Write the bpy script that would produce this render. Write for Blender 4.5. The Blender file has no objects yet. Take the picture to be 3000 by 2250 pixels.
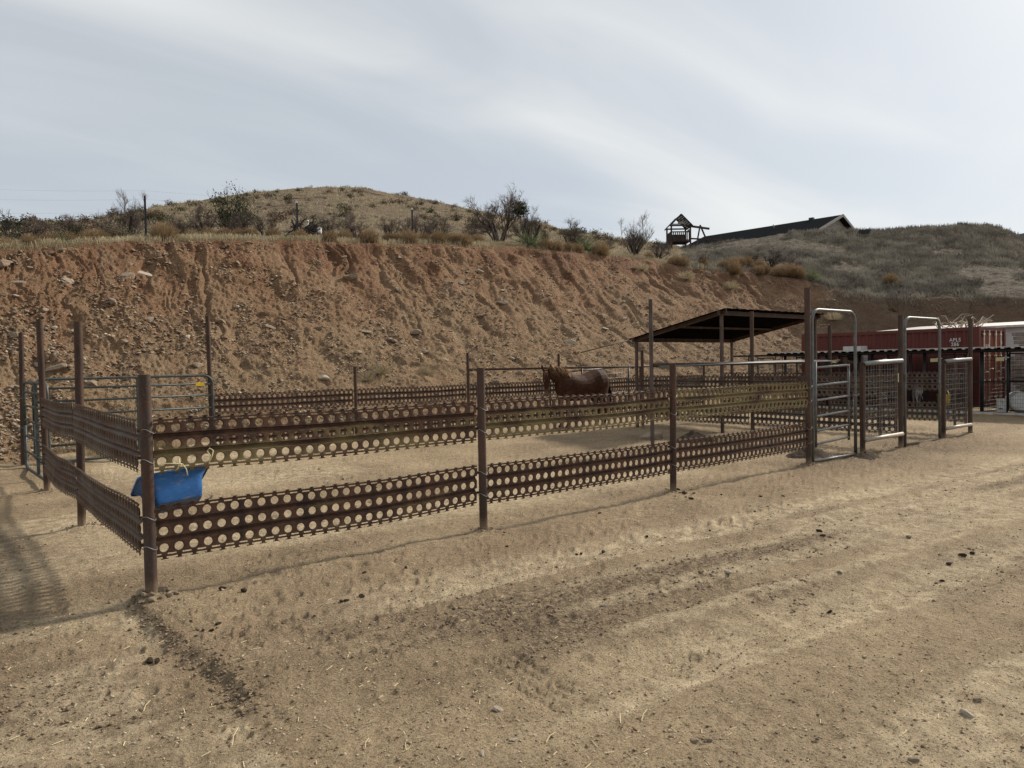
import bpy, bmesh, math, random
import numpy as np
from mathutils import Vector, Matrix
random.seed(7); rng = np.random.default_rng(11)
sc = bpy.context.scene; col = sc.collection
PI = math.pi; R = math.radians

# ------------------------------------------------------------ camera, sky, sun
# world axes: x runs along the front fence, y across the pens towards the bank
CAM_H, PITCH, ROLL, FPX = 1.6914, 0.02895, 0.01836, 2112.97
YAW = 0.8923
CU, CV = -1.2223, -5.8088
_u = np.array([math.sin(YAW), math.cos(YAW)]); _v = np.array([-_u[1], _u[0]])
def _w(x, y, z): return np.array([x*_u[0]+y*_u[1], x*_v[0]+y*_v[1], z])
_F = np.array([0, math.cos(PITCH), -math.sin(PITCH)]); _R0 = np.array([1., 0, 0]); _U0 = np.cross(_R0, _F)
_R = math.cos(ROLL)*_R0 - math.sin(ROLL)*_U0; _U = math.sin(ROLL)*_R0 + math.cos(ROLL)*_U0
cR, cU, cF = _w(*_R), _w(*_U), _w(*_F)
cam_d = bpy.data.cameras.new('camera'); cam = bpy.data.objects.new('camera', cam_d); col.objects.link(cam)
cam_d.sensor_width = 36; cam_d.sensor_fit = 'HORIZONTAL'; cam_d.lens = 36*FPX/3000; cam_d.clip_end = 6000
cam.matrix_world = Matrix(((cR[0], cU[0], -cF[0], CU), (cR[1], cU[1], -cF[1], CV), (cR[2], cU[2], -cF[2], CAM_H), (0, 0, 0, 1)))
sc.camera = cam
sc.view_settings.view_transform = 'Standard'; sc.view_settings.look = 'None'
sc.view_settings.gamma = 1; sc.view_settings.exposure = 0.78
SUN_EL, SUN_AZ = R(34), R(-1.0)      # azimuth measured from +x towards +y
sd = Vector((math.cos(SUN_EL)*math.cos(SUN_AZ), math.cos(SUN_EL)*math.sin(SUN_AZ), math.sin(SUN_EL)))
sl = bpy.data.lights.new('sun', 'SUN'); sl.energy = 2.75; sl.angle = R(4.0); sl.color = (1, .93, .82)
sun = bpy.data.objects.new('sun', sl); col.objects.link(sun)
sun.rotation_euler = sd.to_track_quat('Z', 'Y').to_euler()
world = bpy.data.worlds.new('World'); sc.world = world; world.use_nodes = True

class NT:
    def __init__(s, nt): s.nt = nt; s.nt.nodes.clear()
    def n(s, t, ins=None, **kw):
        nd = s.nt.nodes.new(t)
        for k, v in kw.items(): setattr(nd, k, v)
        if ins:
            for k, v in ins.items():
                sk = nd.inputs[k]
                if hasattr(v, 'is_output') or isinstance(v, bpy.types.NodeSocket): s.nt.links.new(v, sk)
                else: sk.default_value = v
        return nd
    def math(s, op, a, b=0.0, c=0.0, clamp=False):
        nd = s.n('ShaderNodeMath', {0: a, 1: b, 2: c}, operation=op); nd.use_clamp = clamp; return nd.outputs[0]
    def mix(s, f, a, b, mode='MIX'):
        def c4(c): return (*c, 1) if isinstance(c, tuple) and len(c) == 3 else c
        nd = s.nt.nodes.new('ShaderNodeMixRGB'); nd.blend_type = mode
        for i, v in enumerate((f, c4(a), c4(b))):
            if isinstance(v, bpy.types.NodeSocket): s.nt.links.new(v, nd.inputs[i])
            else: nd.inputs[i].default_value = v
        return nd.outputs[0]
    def noise(s, scale, co=None, detail=4, rough=.55, dist=0, dim='3D'):
        ins = {'Scale': scale, 'Detail': detail, 'Roughness': rough, 'Distortion': dist}
        if co is not None: ins['Vector'] = co
        return s.n('ShaderNodeTexNoise', ins).outputs[0]
    def ramp(s, f, a, b, smooth=False):
        nd = s.n('ShaderNodeMapRange', {'Value': f, 'From Min': a, 'From Max': b}, interpolation_type='SMOOTHSTEP' if smooth else 'LINEAR')
        return nd.outputs[0]
    def scl(s, co, sx, sy, sz):
        return s.n('ShaderNodeMapping', {'Vector': co, 'Scale': (sx, sy, sz)}).outputs[0]

w = NT(world.node_tree)
sky = w.n('ShaderNodeTexSky', sky_type='NISHITA', sun_disc=False, sun_elevation=SUN_EL, sun_rotation=PI/2 - SUN_AZ, altitude=1200, dust_density=2.2, air_density=1.0)
tc = w.n('ShaderNodeTexCoord').outputs['Generated']
sep = w.n('ShaderNodeSeparateXYZ', {0: tc})
# clouds live on a plane high above: direction / height
dz = w.math('ADD', w.math('MAXIMUM', sep.outputs[2], 0.0), .12)
cx = w.math('DIVIDE', sep.outputs[0], dz); cy = w.math('DIVIDE', sep.outputs[1], dz)
cc = w.n('ShaderNodeCombineXYZ', {0: cx, 1: cy, 2: 0.0}).outputs[0]
cm = w.n('ShaderNodeMapping', {'Vector': cc, 'Rotation': (0, 0, R(-28)), 'Scale': (.42, 1.15, 1)}).outputs[0]
n1 = w.noise(.55, cm, 4, .45, .6); n2 = w.noise(1.9, cm, 4, .5, .8)
cl = w.math('ADD', w.math('MULTIPLY', n1, .78), w.math('MULTIPLY', n2, .22))
cl = w.ramp(cl, .38, .64, True)
dot = w.n('ShaderNodeVectorMath', {0: tc, 1: tuple(sd)}, operation='DOT_PRODUCT').outputs['Value']
g1 = w.math('POWER', w.math('MAXIMUM', dot, 0.0), 7.0); g2 = w.math('POWER', w.math('MAXIMUM', dot, 0.0), 60.0)
glow = w.math('ADD', w.math('MULTIPLY', g1, .55), w.math('MULTIPLY', g2, 1.5))
ccol = w.mix(cl, (3.9, 4.13, 4.33), (5.75, 5.88, 5.86))
ccol = w.mix(1.0, ccol, w.n('ShaderNodeCombineXYZ', {0: w.math('MULTIPLY', glow, 4.0), 1: w.math('MULTIPLY', glow, 3.9), 2: w.math('MULTIPLY', glow, 3.5)}).outputs[0], 'ADD')
veil = w.math('ADD', .83, w.math('MULTIPLY', cl, .17))
fin = w.mix(veil, sky.outputs[0], ccol)
bg = w.n('ShaderNodeBackground', {'Color': fin, 'Strength': .085})
w.n('ShaderNodeOutputWorld', {0: bg.outputs[0]})

# ------------------------------------------------------------ helpers
def ray(px, py): return cF + cR*(px-1500)/FPX - cU*(py-1125)/FPX
def depth_pt(px, py, D):
    d = ray(px, py); return np.array([CU, CV, CAM_H]) + d*D/(d @ np.array([*(_w(0, 1, 0)[:2]), 0]))
def ground_pt(px, py):
    d = ray(px, py); return (np.array([CU, CV, CAM_H]) - d*CAM_H/d[2])[:2]
def az_of(px, py=1060):
    d = ray(px, py); return math.atan2(d @ _w(1, 0, 0), d @ _w(0, 1, 0))
def tan_of(px, py):
    d = ray(px, py); return d[2]/math.hypot(d[0], d[1])
def az_dir(az): return (math.sin(az)*_u[0]+math.cos(az)*_u[1], math.sin(az)*_v[0]+math.cos(az)*_v[1])
def tag(o, label=None, cat=None, group=None, kind=None):
    if label: o['label'] = label
    if cat: o['category'] = cat
    if group: o['group'] = group
    if kind: o['kind'] = kind
    return o
def empty(name, loc, rz=0.0):
    o = bpy.data.objects.new(name, None); col.objects.link(o); o.location = loc; o.rotation_euler.z = rz
    o.empty_display_size = .1; return o
def mesh_obj(name, verts, faces, mat, parent=None, smooth=False):
    me = bpy.data.meshes.new(name); me.from_pydata([tuple(v) for v in verts], [], faces); me.update()
    if mat: me.materials.append(mat)
    if smooth: me.polygons.foreach_set('use_smooth', [True]*len(me.polygons))
    o = bpy.data.objects.new(name, me); col.objects.link(o)
    o.color = (0, 0, 0, 1)
    if parent: o.parent = parent
    return o
def copy_tree(o, parent=None):
    c = o.copy(); col.objects.link(c)
    if parent: c.parent = parent
    for ch in list(o.children): copy_tree(ch, c)
    return c
class MB:
    def __init__(s): s.v = []; s.f = []
    def add(s, v, f):
        b = len(s.v); s.v += [tuple(map(float, p)) for p in v]; s.f += [tuple(i+b for i in q) for q in f]; return s
    def box(s, x0, x1, y0, y1, z0, z1):
        return s.add([(x0,y0,z0),(x1,y0,z0),(x1,y1,z0),(x0,y1,z0),(x0,y0,z1),(x1,y0,z1),(x1,y1,z1),(x0,y1,z1)],
            [(0,3,2,1),(4,5,6,7),(0,1,5,4),(1,2,6,5),(2,3,7,6),(3,0,4,7)])
    def beam(s, a, b, w_, h_):
        a = Vector(a); b = Vector(b); d = (b-a).normalized(); up = Vector((0,0,1)) if abs(d.z) < .95 else Vector((0,1,0))
        x = d.cross(up).normalized()*w_/2; y = x.cross(d).normalized()*h_/2
        v = [p+sx*x+sy*y for p in (a, b) for sx, sy in ((-1,-1),(1,-1),(1,1),(-1,1))]
        return s.add(v, [(0,1,2,3),(7,6,5,4),(0,4,5,1),(1,5,6,2),(2,6,7,3),(3,7,4,0)])
    def tube(s, path, r, seg=10, cap=True, r2=None):
        path = [Vector(p) for p in path]; n = len(path); rr = r if hasattr(r, '__len__') else [r]*n
        prev = None; rings = []
        for i, p in enumerate(path):
            t = (path[min(i+1, n-1)] - path[max(i-1, 0)]).normalized()
            if prev is None:
                up = Vector((0,0,1)) if abs(t.z) < .9 else Vector((1,0,0)); x = t.cross(up).normalized()
            else: x = (prev - t*prev.dot(t)).normalized()
            prev = x; y = t.cross(x)
            rings.append([p + (x*math.cos(2*PI*k/seg) + y*math.sin(2*PI*k/seg))*rr[i] for k in range(seg)])
        v = [q for rg in rings for q in rg]; f = []
        for i in range(n-1):
            for k in range(seg):
                k2 = (k+1) % seg; f.append((i*seg+k, i*seg+k2, (i+1)*seg+k2, (i+1)*seg+k))
        if cap: f += [tuple(range(seg))[::-1], tuple((n-1)*seg+k for k in range(seg))]
        return s.add(v, f)
    def pipe(s, x, y, z0, z1, r, seg=16, wob=0.0):   # open topped post with a wall
        k = np.arange(seg)*2*PI/seg; v = []
        for (z, rad) in ((z0, r), (z1*.5, r), (z1, r), (z1, r*.86), (z1-.15, r*.86)):
            for a in k: v.append((x+rad*math.cos(a), y+rad*math.sin(a), z))
        f = [(i*seg+j, i*seg+(j+1) % seg, (i+1)*seg+(j+1) % seg, (i+1)*seg+j) for i in range(4) for j in range(seg)]
        f.append(tuple(4*seg+j for j in range(seg)))
        return s.add(v, f)
    def build(s, name, mat, parent=None, smooth=False): return mesh_obj(name, s.v, s.f, mat, parent, smooth)
def smooth_by_angle(o, ang=40):
    me = o.data; bm = bmesh.new(); bm.from_mesh(me)
    for fc in bm.faces: fc.smooth = True
    for e in bm.edges:
        if len(e.link_faces) != 2 or e.calc_face_angle(0) > R(ang): e.smooth = False
    bm.to_mesh(me); bm.free(); return o

# numpy value noise
_P = rng.permutation(4096).astype(np.int64); _V = rng.random(4096)
def vnoise(x, y, seed=0):
    xi = np.floor(x).astype(np.int64); yi = np.floor(y).astype(np.int64); fx = x-xi; fy = y-yi
    fx = fx*fx*fx*(fx*(fx*6-15)+10); fy = fy*fy*fy*(fy*(fy*6-15)+10)
    def h(a, b): return _V[_P[(_P[(a+seed*131) & 4095] + b) & 4095]]
    return (h(xi, yi)*(1-fx)+h(xi+1, yi)*fx)*(1-fy) + (h(xi, yi+1)*(1-fx)+h(xi+1, yi+1)*fx)*fy
def fbm(x, y, o=5, seed=0, g=.5, l=2.03):
    a = 1; s = 0; t = 0
    for i in range(o):
        s = s + a*(vnoise(x, y, seed+i)*2-1); t += a; a *= g; x = x*l+13.7; y = y*l-7.1
    return s/t
def ridge(x, y, o=4, seed=0):
    a = 1; s = 0; t = 0
    for i in range(o):
        s = s + a*(1-np.abs(vnoise(x, y, seed+i)*2-1)*2); t += a; a *= .5; x = x*2.1+3.3; y = y*2.1+8.8
    return s/t
def sst(a, b, x):
    t = np.clip((x-a)/(b-a), 0, 1); return t*t*(3-2*t)

# ------------------------------------------------------------ materials
def new_mat(name):
    m = bpy.data.materials.new(name); m.use_nodes = True; t = NT(m.node_tree)
    t.b = t.n('ShaderNodeBsdfPrincipled'); t.o = t.n('ShaderNodeOutputMaterial', {0: t.b.outputs[0]})
    t.b.inputs['Specular IOR Level'].default_value = .3
    t.co = t.n('ShaderNodeTexCoord').outputs['Object']
    return m, t
def setb(t, **k):
    for kk, v in k.items():
        s = t.b.inputs[kk.replace('_', ' ')]
        if isinstance(v, bpy.types.NodeSocket): t.nt.links.new(v, s)
        else: s.default_value = (*v, 1) if isinstance(v, tuple) and len(v) == 3 else v
def bump(t, h, strength, dist):
    bn = t.n('ShaderNodeBump', {'Height': h, 'Strength': strength, 'Distance': dist}); t.nt.links.new(bn.outputs[0], t.b.inputs['Normal'])

def earth_mat(name, kind):
    m, t = new_mat(name); co = t.co
    att = lambda n: t.n('ShaderNodeAttribute', attribute_name=n).outputs['Fac']
    nb = t.noise(.7, co, 6, .6); nm = t.noise(6, co, 6, .65); nf = t.noise(70, co, 5, .7); nff = t.noise(260, co, 3, .7)
    if kind == 'ground':
        c = t.mix(t.ramp(nb, .38, .64), (.235, .170, .104), (.48, .365, .228))
        c = t.mix(t.ramp(nm, .35, .7), c, (.37, .275, .17))
        c = t.mix(t.math('MULTIPLY', att('reddish'), t.ramp(nm, .2, .8)), c, (.235, .155, .10))
        c = t.mix(t.math('MULTIPLY', att('loose'), t.ramp(t.noise(22, co, 5, .7), .36, .6)), c, (.088, .060, .042))
        c = t.mix(t.math('MULTIPLY', att('pale'), t.ramp(nm, .3, .65)), c, (.66, .53, .35))
        c = t.mix(t.math('MULTIPLY', t.ramp(t.noise(13, co, 6, .75), .54, .40), .4), c, (.17, .12, .072)); c = t.mix(t.ramp(nf, .54, .72), c, (.47, .375, .25)); c = t.mix(t.ramp(nf, .48, .32), c, (.12, .084, .052))
        nsp = t.noise(38, co, 4, .75); c = t.mix(t.math('MULTIPLY', t.ramp(nsp, .64, .70), .8), c, (.10, .07, .045))
        nsp2 = t.noise(130, co, 2, .5); c = t.mix(t.ramp(nsp2, .66, .74), c, (.60, .52, .40))
        rr = .95
        h = t.math('ADD', t.math('MULTIPLY', nm, 1.5), t.math('ADD', t.math('MULTIPLY', nf, .55), t.math('MULTIPLY', nff, .2)))
        bump(t, h, 1.0, .045)
    elif kind == 'bank':
        e = att('elev')
        ne = t.math('ADD', e, t.math('MULTIPLY', t.math('SUBTRACT', nb, .5), .9))
        c = t.mix(t.ramp(nm, .3, .7), (.195, .125, .073), (.345, .230, .137))
        c = t.mix(t.math('MULTIPLY', t.ramp(ne, .5, 1.0), .8), c, (.225, .108, .057))
        c = t.mix(t.math('MULTIPLY', t.ramp(ne, .9, 1.05), .7), c, (.13, .058, .033))
        n3 = t.noise(1.3, t.scl(co, 1, 1, 1), 4, .5); c = t.mix(t.math('MULTIPLY', t.ramp(n3, .58, .72), .8), c, (.31, .205, .115))
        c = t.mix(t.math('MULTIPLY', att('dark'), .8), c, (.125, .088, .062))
        ns = t.noise(26, co, 5, .75); c = t.mix(t.ramp(ns, .56, .68), c, (.36, .29, .21)); c = t.mix(t.ramp(ns, .44, .30), c, (.075, .05, .034))
        c = t.mix(t.ramp(t.noise(90, co, 3, .6), .6, .75), c, (.42, .34, .25))
        stk = t.noise(2.4, t.scl(co, 1, .14, .14), 5, .65, .4); c = t.mix(t.math('MULTIPLY', t.ramp(stk, .52, .68), .55), c, (.15, .082, .048)); c = t.mix(t.math('MULTIPLY', t.ramp(stk, .46, .32), .45), c, (.34, .25, .16))
        h = t.math('ADD', t.math('MULTIPLY', nm, 2.0), t.math('ADD', t.math('MULTIPLY', ns, 1.2), t.math('MULTIPLY', nf, .35)))
        bump(t, h, 1.0, .06); rr = .95
    else:
        g = t.noise(.35, co, 5, .65); g2 = t.noise(3.5, co, 5, .7)
        if kind == 'hill': A, B, C_ = (.10, .068, .043), (.30, .23, .15), (.065, .046, .031)
        else: A, B, C_ = (.090, .072, .053), (.235, .192, .14), (.055, .047, .038)
        c = t.mix(t.ramp(g2, .35, .65), A, B); c = t.mix(t.ramp(g, .52, .66), c, C_)
        c = t.mix(t.math('MULTIPLY', att('red'), .85), c, (.115, .062, .038))
        bump(t, t.math('ADD', t.math('MULTIPLY', g2, 3.0), t.noise(18, co, 4, .7)), 1.0, .15); rr = .95
    setb(t, Base_Color=c, Roughness=rr); t.b.inputs['Specular IOR Level'].default_value = .12
    return m
M = {}
M['ground'] = earth_mat('ground_dirt', 'ground'); M['bank'] = earth_mat('bank_earth', 'bank')
M['hill'] = earth_mat('hill_grassland', 'hill'); M['mound'] = earth_mat('mound_scrub', 'mound')

def rust_mat(name, olive=False):
    m, t = new_mat(name); co = t.co
    info = t.n('ShaderNodeObjectInfo'); oc = t.n('ShaderNodeSeparateColor', {0: info.outputs['Color']})
    rnd = t.math('MULTIPLY', info.outputs['Random'], 37.0)
    co = t.n('ShaderNodeVectorMath', {0: co, 1: t.n('ShaderNodeCombineXYZ', {0: rnd, 1: rnd, 2: 0.0}).outputs[0]}, operation='ADD').outputs[0]
    st = t.noise(9, t.scl(co, 1, 1, .22), 5, .65); fi = t.noise(60, co, 4, .7)
    c = t.mix(t.ramp(st, .35, .68), ((.038, .021, .0145) if olive else (.030, .018, .013)), ((.108, .052, .030) if olive else (.080, .040, .026)))
    c = t.mix(t.ramp(fi, .55, .8), c, (.15, .08, .047)); c = t.mix(t.ramp(fi, .45, .25), c, (.036, .022, .016))
    if olive:
        zz = t.n('ShaderNodeSeparateXYZ', {0: t.co}).outputs[2]
        of = t.math('ADD', t.noise(2.2, t.scl(co, 1, 1, 3.0), 3, .5), t.math('MULTIPLY', oc.outputs[0], .5))
        of = t.math('SUBTRACT', of, t.math('MULTIPLY', t.ramp(zz, .22, .30), oc.outputs[1]))
        of = t.math('ADD', of, t.math('MULTIPLY', t.math('SUBTRACT', fi, .5), .35))
        c = t.mix(t.math('MULTIPLY', t.ramp(of, .68, .95), .75), c, (.21, .165, .070))
        # scuffed grey steel
        c = t.mix(t.math('MULTIPLY', oc.outputs[2], t.ramp(t.noise(3, co, 3), .3, .7)), c, (.12, .102, .082))
        setb(t, Metallic=.0, Roughness=.6)
    else:
        c = t.mix(t.math('MULTIPLY', oc.outputs[0], t.ramp(t.noise(2, co, 3), .35, .6)), c, (.13, .12, .115))
        zw = t.n('ShaderNodeSeparateXYZ', {0: t.n('ShaderNodeNewGeometry').outputs['Position']}).outputs[2]
        c = t.mix(t.math('MULTIPLY', t.ramp(t.math('ADD', zw, t.math('MULTIPLY', t.math('SUBTRACT', fi, .5), .25)), .16, .0), .75), c, (.30, .22, .14))
        setb(t, Metallic=.0, Roughness=.65)
    bump(t, fi, .35, .004); setb(t, Base_Color=c); return m
M['post'] = rust_mat('rusty_pipe'); M['psp'] = rust_mat('rusty_perforated_steel', True)
def plain(name, c, rough=.6, metal=0.0, var=.25, scale=8, dirt=None, bmp=0.0, spec=.3, dirt_amt=.6, stretch=(1, 1, 1)):
    m, t = new_mat(name); n = t.noise(scale, t.scl(t.co, *stretch), 5, .65)
    lo = tuple(x*(1-var) for x in c); hi = tuple(min(1, x*(1+var)) for x in c)
    cc_ = t.mix(t.ramp(n, .3, .7), lo, hi)
    if dirt: cc_ = t.mix(t.math('MULTIPLY', t.ramp(t.noise(scale*.6, t.co, 6, .7, .5), .50, .70), dirt_amt), cc_, dirt)
    setb(t, Base_Color=cc_, Roughness=rough, Metallic=metal); t.b.inputs['Specular IOR Level'].default_value = spec
    if bmp: bump(t, n, bmp, .01)
    return m
M['galv'] = plain('galvanised_steel', (.22, .225, .225), .42, .75, .25, 20, (.20, .17, .14), dirt_amt=.5)
M['galvdull'] = plain('dull_grey_tube', (.13, .135, .135), .5, .55, .3, 14, (.09, .07, .055))
M['greentube'] = plain('green_grey_painted_tube', (.050, .062, .062), .5, .2, .3, 12, (.16, .13, .10))
M['whitepipe'] = plain('dusty_pale_pipe', (.34, .29, .24), .5, .3, .2, 10, (.25, .19, .14))
M['black'] = plain('black_painted_steel', (.016, .017, .02), .45, .1, .3, 10)
M['wire'] = plain('galvanised_wire', (.26, .26, .25), .45, .6, .2, 20)
M['blackwire'] = plain('black_wire', (.02, .022, .026), .5, .2, .2, 20)
M['roofmetal'] = plain('rusted_sheet_metal', (.007, .006, .0055), .95, .0, .4, 3, (.014, .010, .008), spec=.0)
M['palemetal'] = plain('pale_corrugated_edge', (.52, .50, .47), .45, .4, .2, 6, (.3, .25, .2))
M['cord'] = plain('cream_baling_cord', (.62, .55, .33), .8, 0, .2, 30)
M['yellow'] = plain('yellow_plastic', (.62, .42, .03), .5, 0, .2, 10)
M['yellowtag'] = plain('faded_yellow_label', (.50, .48, .28), .6, 0, .2, 10)
M['white'] = plain('white_plastic', (.62, .62, .60), .5, 0, .12, 8, (.35, .30, .24), dirt_amt=.4)
M['cream'] = plain('cream_barrel_plastic', (.62, .52, .30), .5, 0, .15, 4)
M['siding'] = plain('white_siding', (.55, .55, .53), .55, .1, .08, 2, (.36, .33, .28), dirt_amt=.4)
M['wood'] = plain('weathered_wood', (.085, .058, .045), .85, 0, .4, 9, (.16, .13, .11), .3, stretch=(1, 1, .2))
M['plank'] = plain('grey_planks', (.26, .23, .19), .85, 0, .4, 7, (.12, .10, .08), .3)
M['shingle'] = plain('dark_asphalt_shingles', (.017, .018, .020), 1.0, 0, .35, 14, (.028, .027, .026), .5, spec=.0)
M['gable'] = plain('beige_gable_siding', (.30, .28, .25), .8, 0, .08, 3)
M['trim'] = plain('grey_trim', (.20, .19, .18), .7, 0, .1, 3)
M['antler'] = plain('bleached_branches', (.50, .43, .34), .8, 0, .3, 12)
M['stone'] = plain('grey_tan_stone', (.225, .172, .122), .9, 0, .4, 9, (.33, .27, .20), .6, .2)
M['stonelt'] = plain('pale_stone', (.36, .305, .24), .85, 0, .2, 9, (.33, .26, .18), .5, .2)
M['stonered'] = plain('reddish_stone', (.20, .125, .08), .9, 0, .35, 6, (.28, .20, .135), .6, .2)
M['dung'] = plain('dark_dung', (.045, .032, .022), .95, 0, .5, 25, (.12, .09, .06), .8, .1)
M['straw'] = plain('dry_straw', (.52, .42, .25), .85, 0, .2, 5)
M['bluepaint'] = plain('worn_dark_blue', (.02, .04, .10), .5, 0, .3, 5)

def veg_mat(name, lo, hi, trans=.25, scale=3.0):
    m, t = new_mat(name); info = t.n('ShaderNodeObjectInfo').outputs['Random']
    n = t.noise(scale, t.co, 3, .6); f = t.math('ADD', t.ramp(n, .3, .7), t.math('MULTIPLY', t.math('SUBTRACT', info, .5), .5), clamp=True)
    c = t.mix(f, lo, hi); setb(t, Base_Color=c, Roughness=.8); t.b.inputs['Specular IOR Level'].default_value = .15
    if trans:
        tr = t.n('ShaderNodeBsdfTranslucent', {0: c}); mx = t.n('ShaderNodeMixShader', {0: trans, 1: t.b.outputs[0], 2: tr.outputs[0]})
        t.nt.links.new(mx.outputs[0], t.o.inputs[0])
    return m
M['gold'] = veg_mat('golden_dry_stems', (.19, .125, .068), (.33, .235, .135))
M['drygrass'] = veg_mat('bleached_grass', (.24, .19, .11), (.56, .48, .33), .3, .8)
M['moundgrass'] = veg_mat('grey_winter_grass', (.070, .064, .054), (.31, .28, .225), .15, .9)
M['twig'] = veg_mat('bare_grey_twigs', (.080, .060, .050), (.18, .14, .115), 0)
M['darktwig'] = veg_mat('dark_burnt_branches', (.020, .017, .016), (.05, .04, .034), 0)
M['yucca'] = veg_mat('yucca_leaves', (.075, .095, .045), (.21, .23, .12))
M['green'] = veg_mat('dark_green_leaves', (.022, .030, .014), (.075, .08, .036), .15)
M['olive'] = veg_mat('olive_scrub_leaves', (.07, .066, .038), (.18, .16, .10), .2)
M['brown'] = veg_mat('brown_scrub_twigs', (.09, .062, .042), (.20, .14, .095), .1)
M['mistle'] = veg_mat('mistletoe_leaves', (.016, .026, .010), (.05, .065, .024), .15)

# ------------------------------------------------------------ terrain
TOE = [(-60, 3), (-30, 5.5), (-14, 7.2), (-6, 8.5), (0, 9.35), (3, 9.8), (10, 10.1), (20, 10.2), (27, 10.2), (31, 9.0), (33.5, 5), (34.5, 0), (35.5, -10), (37, -30), (40, -90)]
CREST = [(-900,738),(0,733),(120,726),(200,722),(335,708),(420,706),(500,706),(700,703),(900,705),(1100,712),(1300,716),(1450,722),(1546,724),(1646,734),(1745,744),(1795,751),(1900,761),(2000,779),(2121,792),(2185,787),(2264,808),(2327,814),(2406,833),(2500,862),(2600,878),(2760,873),(2900,872),(3000,876),(3600,885),(4400,900)]
SKYL = [(-900,662),(0,655),(200,650),(350,636),(430,617),(500,601),(600,588),(700,572),(800,560),(900,550),(1000,548),(1080,550),(1149,565),(1248,582),(1347,604),(1422,619),(1596,654),(1646,669),(1745,686),(1795,699),(1944,714),(2030,723),(2077,719),(2121,709),(2200,700),(2280,687),(2327,679),(2400,675),(2485,672),(2590,675),(2640,669),(2726,662),(2760,664),(2812,657),(2862,658),(2907,661),(2952,675),(3000,699),(3100,735),(3300,770),(4400,830)]
SKYD = [(-900,55),(0,60),(350,75),(600,100),(1000,118),(1300,115),(1600,95),(1800,72),(1944,62),(2030,58),(2100,57),(2300,55),(2500,54),(2800,56),(3000,58),(4400,70)]
cols_px = np.concatenate([np.linspace(-2600, -100, 60)[:-1], np.linspace(-100, 3100, 1100), np.linspace(3100, 6500, 60)[1:]])
AZ = np.array([math.atan((p-1500)/FPX) for p in cols_px]); DX = np.array([az_dir(a) for a in AZ])
NC = len(AZ)
def col_tab(tab, tan=True):
    a = [az_of(p) for p, _ in tab]; y = [tan_of(p, q) if tan else q for p, q in tab]
    return np.interp(AZ, a, y)
tc_, ts_, sd_ = col_tab(CREST), col_tab(SKYL), col_tab(SKYD, False)
def smooth1(a, k):
    kk = np.ones(k)/k; return np.convolve(np.pad(a, k//2, mode='edge'), kk, 'valid')[:len(a)]
ts_ = ts_ + .0012*fbm(AZ*160, AZ*0, 4, 5)
tc_ = tc_ + .0022*fbm(AZ*70, AZ*0+3, 4, 9)
rt = np.zeros(NC)
for i in range(NC):
    d = DX[i]; best = 400.0
    for (a, b) in zip(TOE[:-1], TOE[1:]):
        ex, ey = b[0]-a[0], b[1]-a[1]; den = d[0]*ey - d[1]*ex
        if abs(den) < 1e-9: continue
        r_ = ((a[0]-CU)*ey - (a[1]-CV)*ex)/den; s_ = ((a[0]-CU)*d[1] - (a[1]-CV)*d[0])/den
        if -1e-6 <= s_ <= 1+1e-6 and r_ > 0: best = min(best, r_)
    rt[i] = best
rt = smooth1(np.minimum(rt, 60), 15)
def toe_dist(x, y):
    best = np.full(x.shape, 1e9)
    for (a, b) in zip(TOE[:-1], TOE[1:]):
        ex, ey = b[0]-a[0], b[1]-a[1]; L2 = ex*ex+ey*ey
        t = np.clip(((x-a[0])*ex+(y-a[1])*ey)/L2, 0, 1); best = np.minimum(best, np.hypot(x-a[0]-t*ex, y-a[1]-t*ey))
    return best
# crest: where the sight line to the crest meets a 40 degree cut rising from the toe
SL = .82; rc = rt.copy()
rs = np.linspace(0, 45, 600)
for i in range(NC):
    r_ = rt[i]+rs; dd = toe_dist(CU+DX[i, 0]*r_, CV+DX[i, 1]*r_)
    ok = np.nonzero(SL*dd >= CAM_H + tc_[i]*r_)[0]; rc[i] = r_[ok[0]] if len(ok) else rt[i]+12
rc = smooth1(rc, 21); hc = CAM_H + tc_*rc
sd_ = np.maximum(sd_, rc+9)
hs = CAM_H + ts_*sd_
# rows
NG, NB, NH = 380, 300, 230
ph = np.arctan2(CAM_H, 1.15)                              # ground rows: even in view angle
def set_mesh(name, X, Y, Z, mat, attrs, label=None, wrap=None):
    nr, nc = X.shape; me = bpy.data.meshes.new(name)
    co = np.stack([X, Y, Z], -1).reshape(-1, 3); idx = np.arange(nr*nc).reshape(nr, nc)
    q = np.stack([idx[:-1, :-1], idx[:-1, 1:], idx[1:, 1:], idx[1:, :-1]], -1).reshape(-1, 4)
    me.vertices.add(len(co)); me.vertices.foreach_set('co', co.ravel().astype(np.float32))
    me.loops.add(q.size); me.loops.foreach_set('vertex_index', q.ravel().astype(np.int32))
    me.polygons.add(len(q)); me.polygons.foreach_set('loop_start', np.arange(0, q.size, 4, dtype=np.int32)); me.polygons.foreach_set('loop_total', np.full(len(q), 4, np.int32))
    me.polygons.foreach_set('use_smooth', np.ones(len(q), bool)); me.update(calc_edges=True)
    for k, a in attrs.items():
        at = me.attributes.new(k, 'FLOAT', 'POINT'); at.data.foreach_set('value', np.clip(a, 0, 1).ravel().astype(np.float32))
    me.materials.append(mat); o = bpy.data.objects.new(name, me); col.objects.link(o); tag(o, kind='structure', label=label); return o
tt = np.linspace(0, 1, NG)[:, None]
ang0 = ph; ang1 = np.arctan2(CAM_H, rt)[None, :]
RG = CAM_H/np.tan(ang0 + (ang1-ang0)*tt)
XG = CU + DX[:, 0][None, :]*RG; YG = CV + DX[:, 1][None, :]*RG
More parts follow.
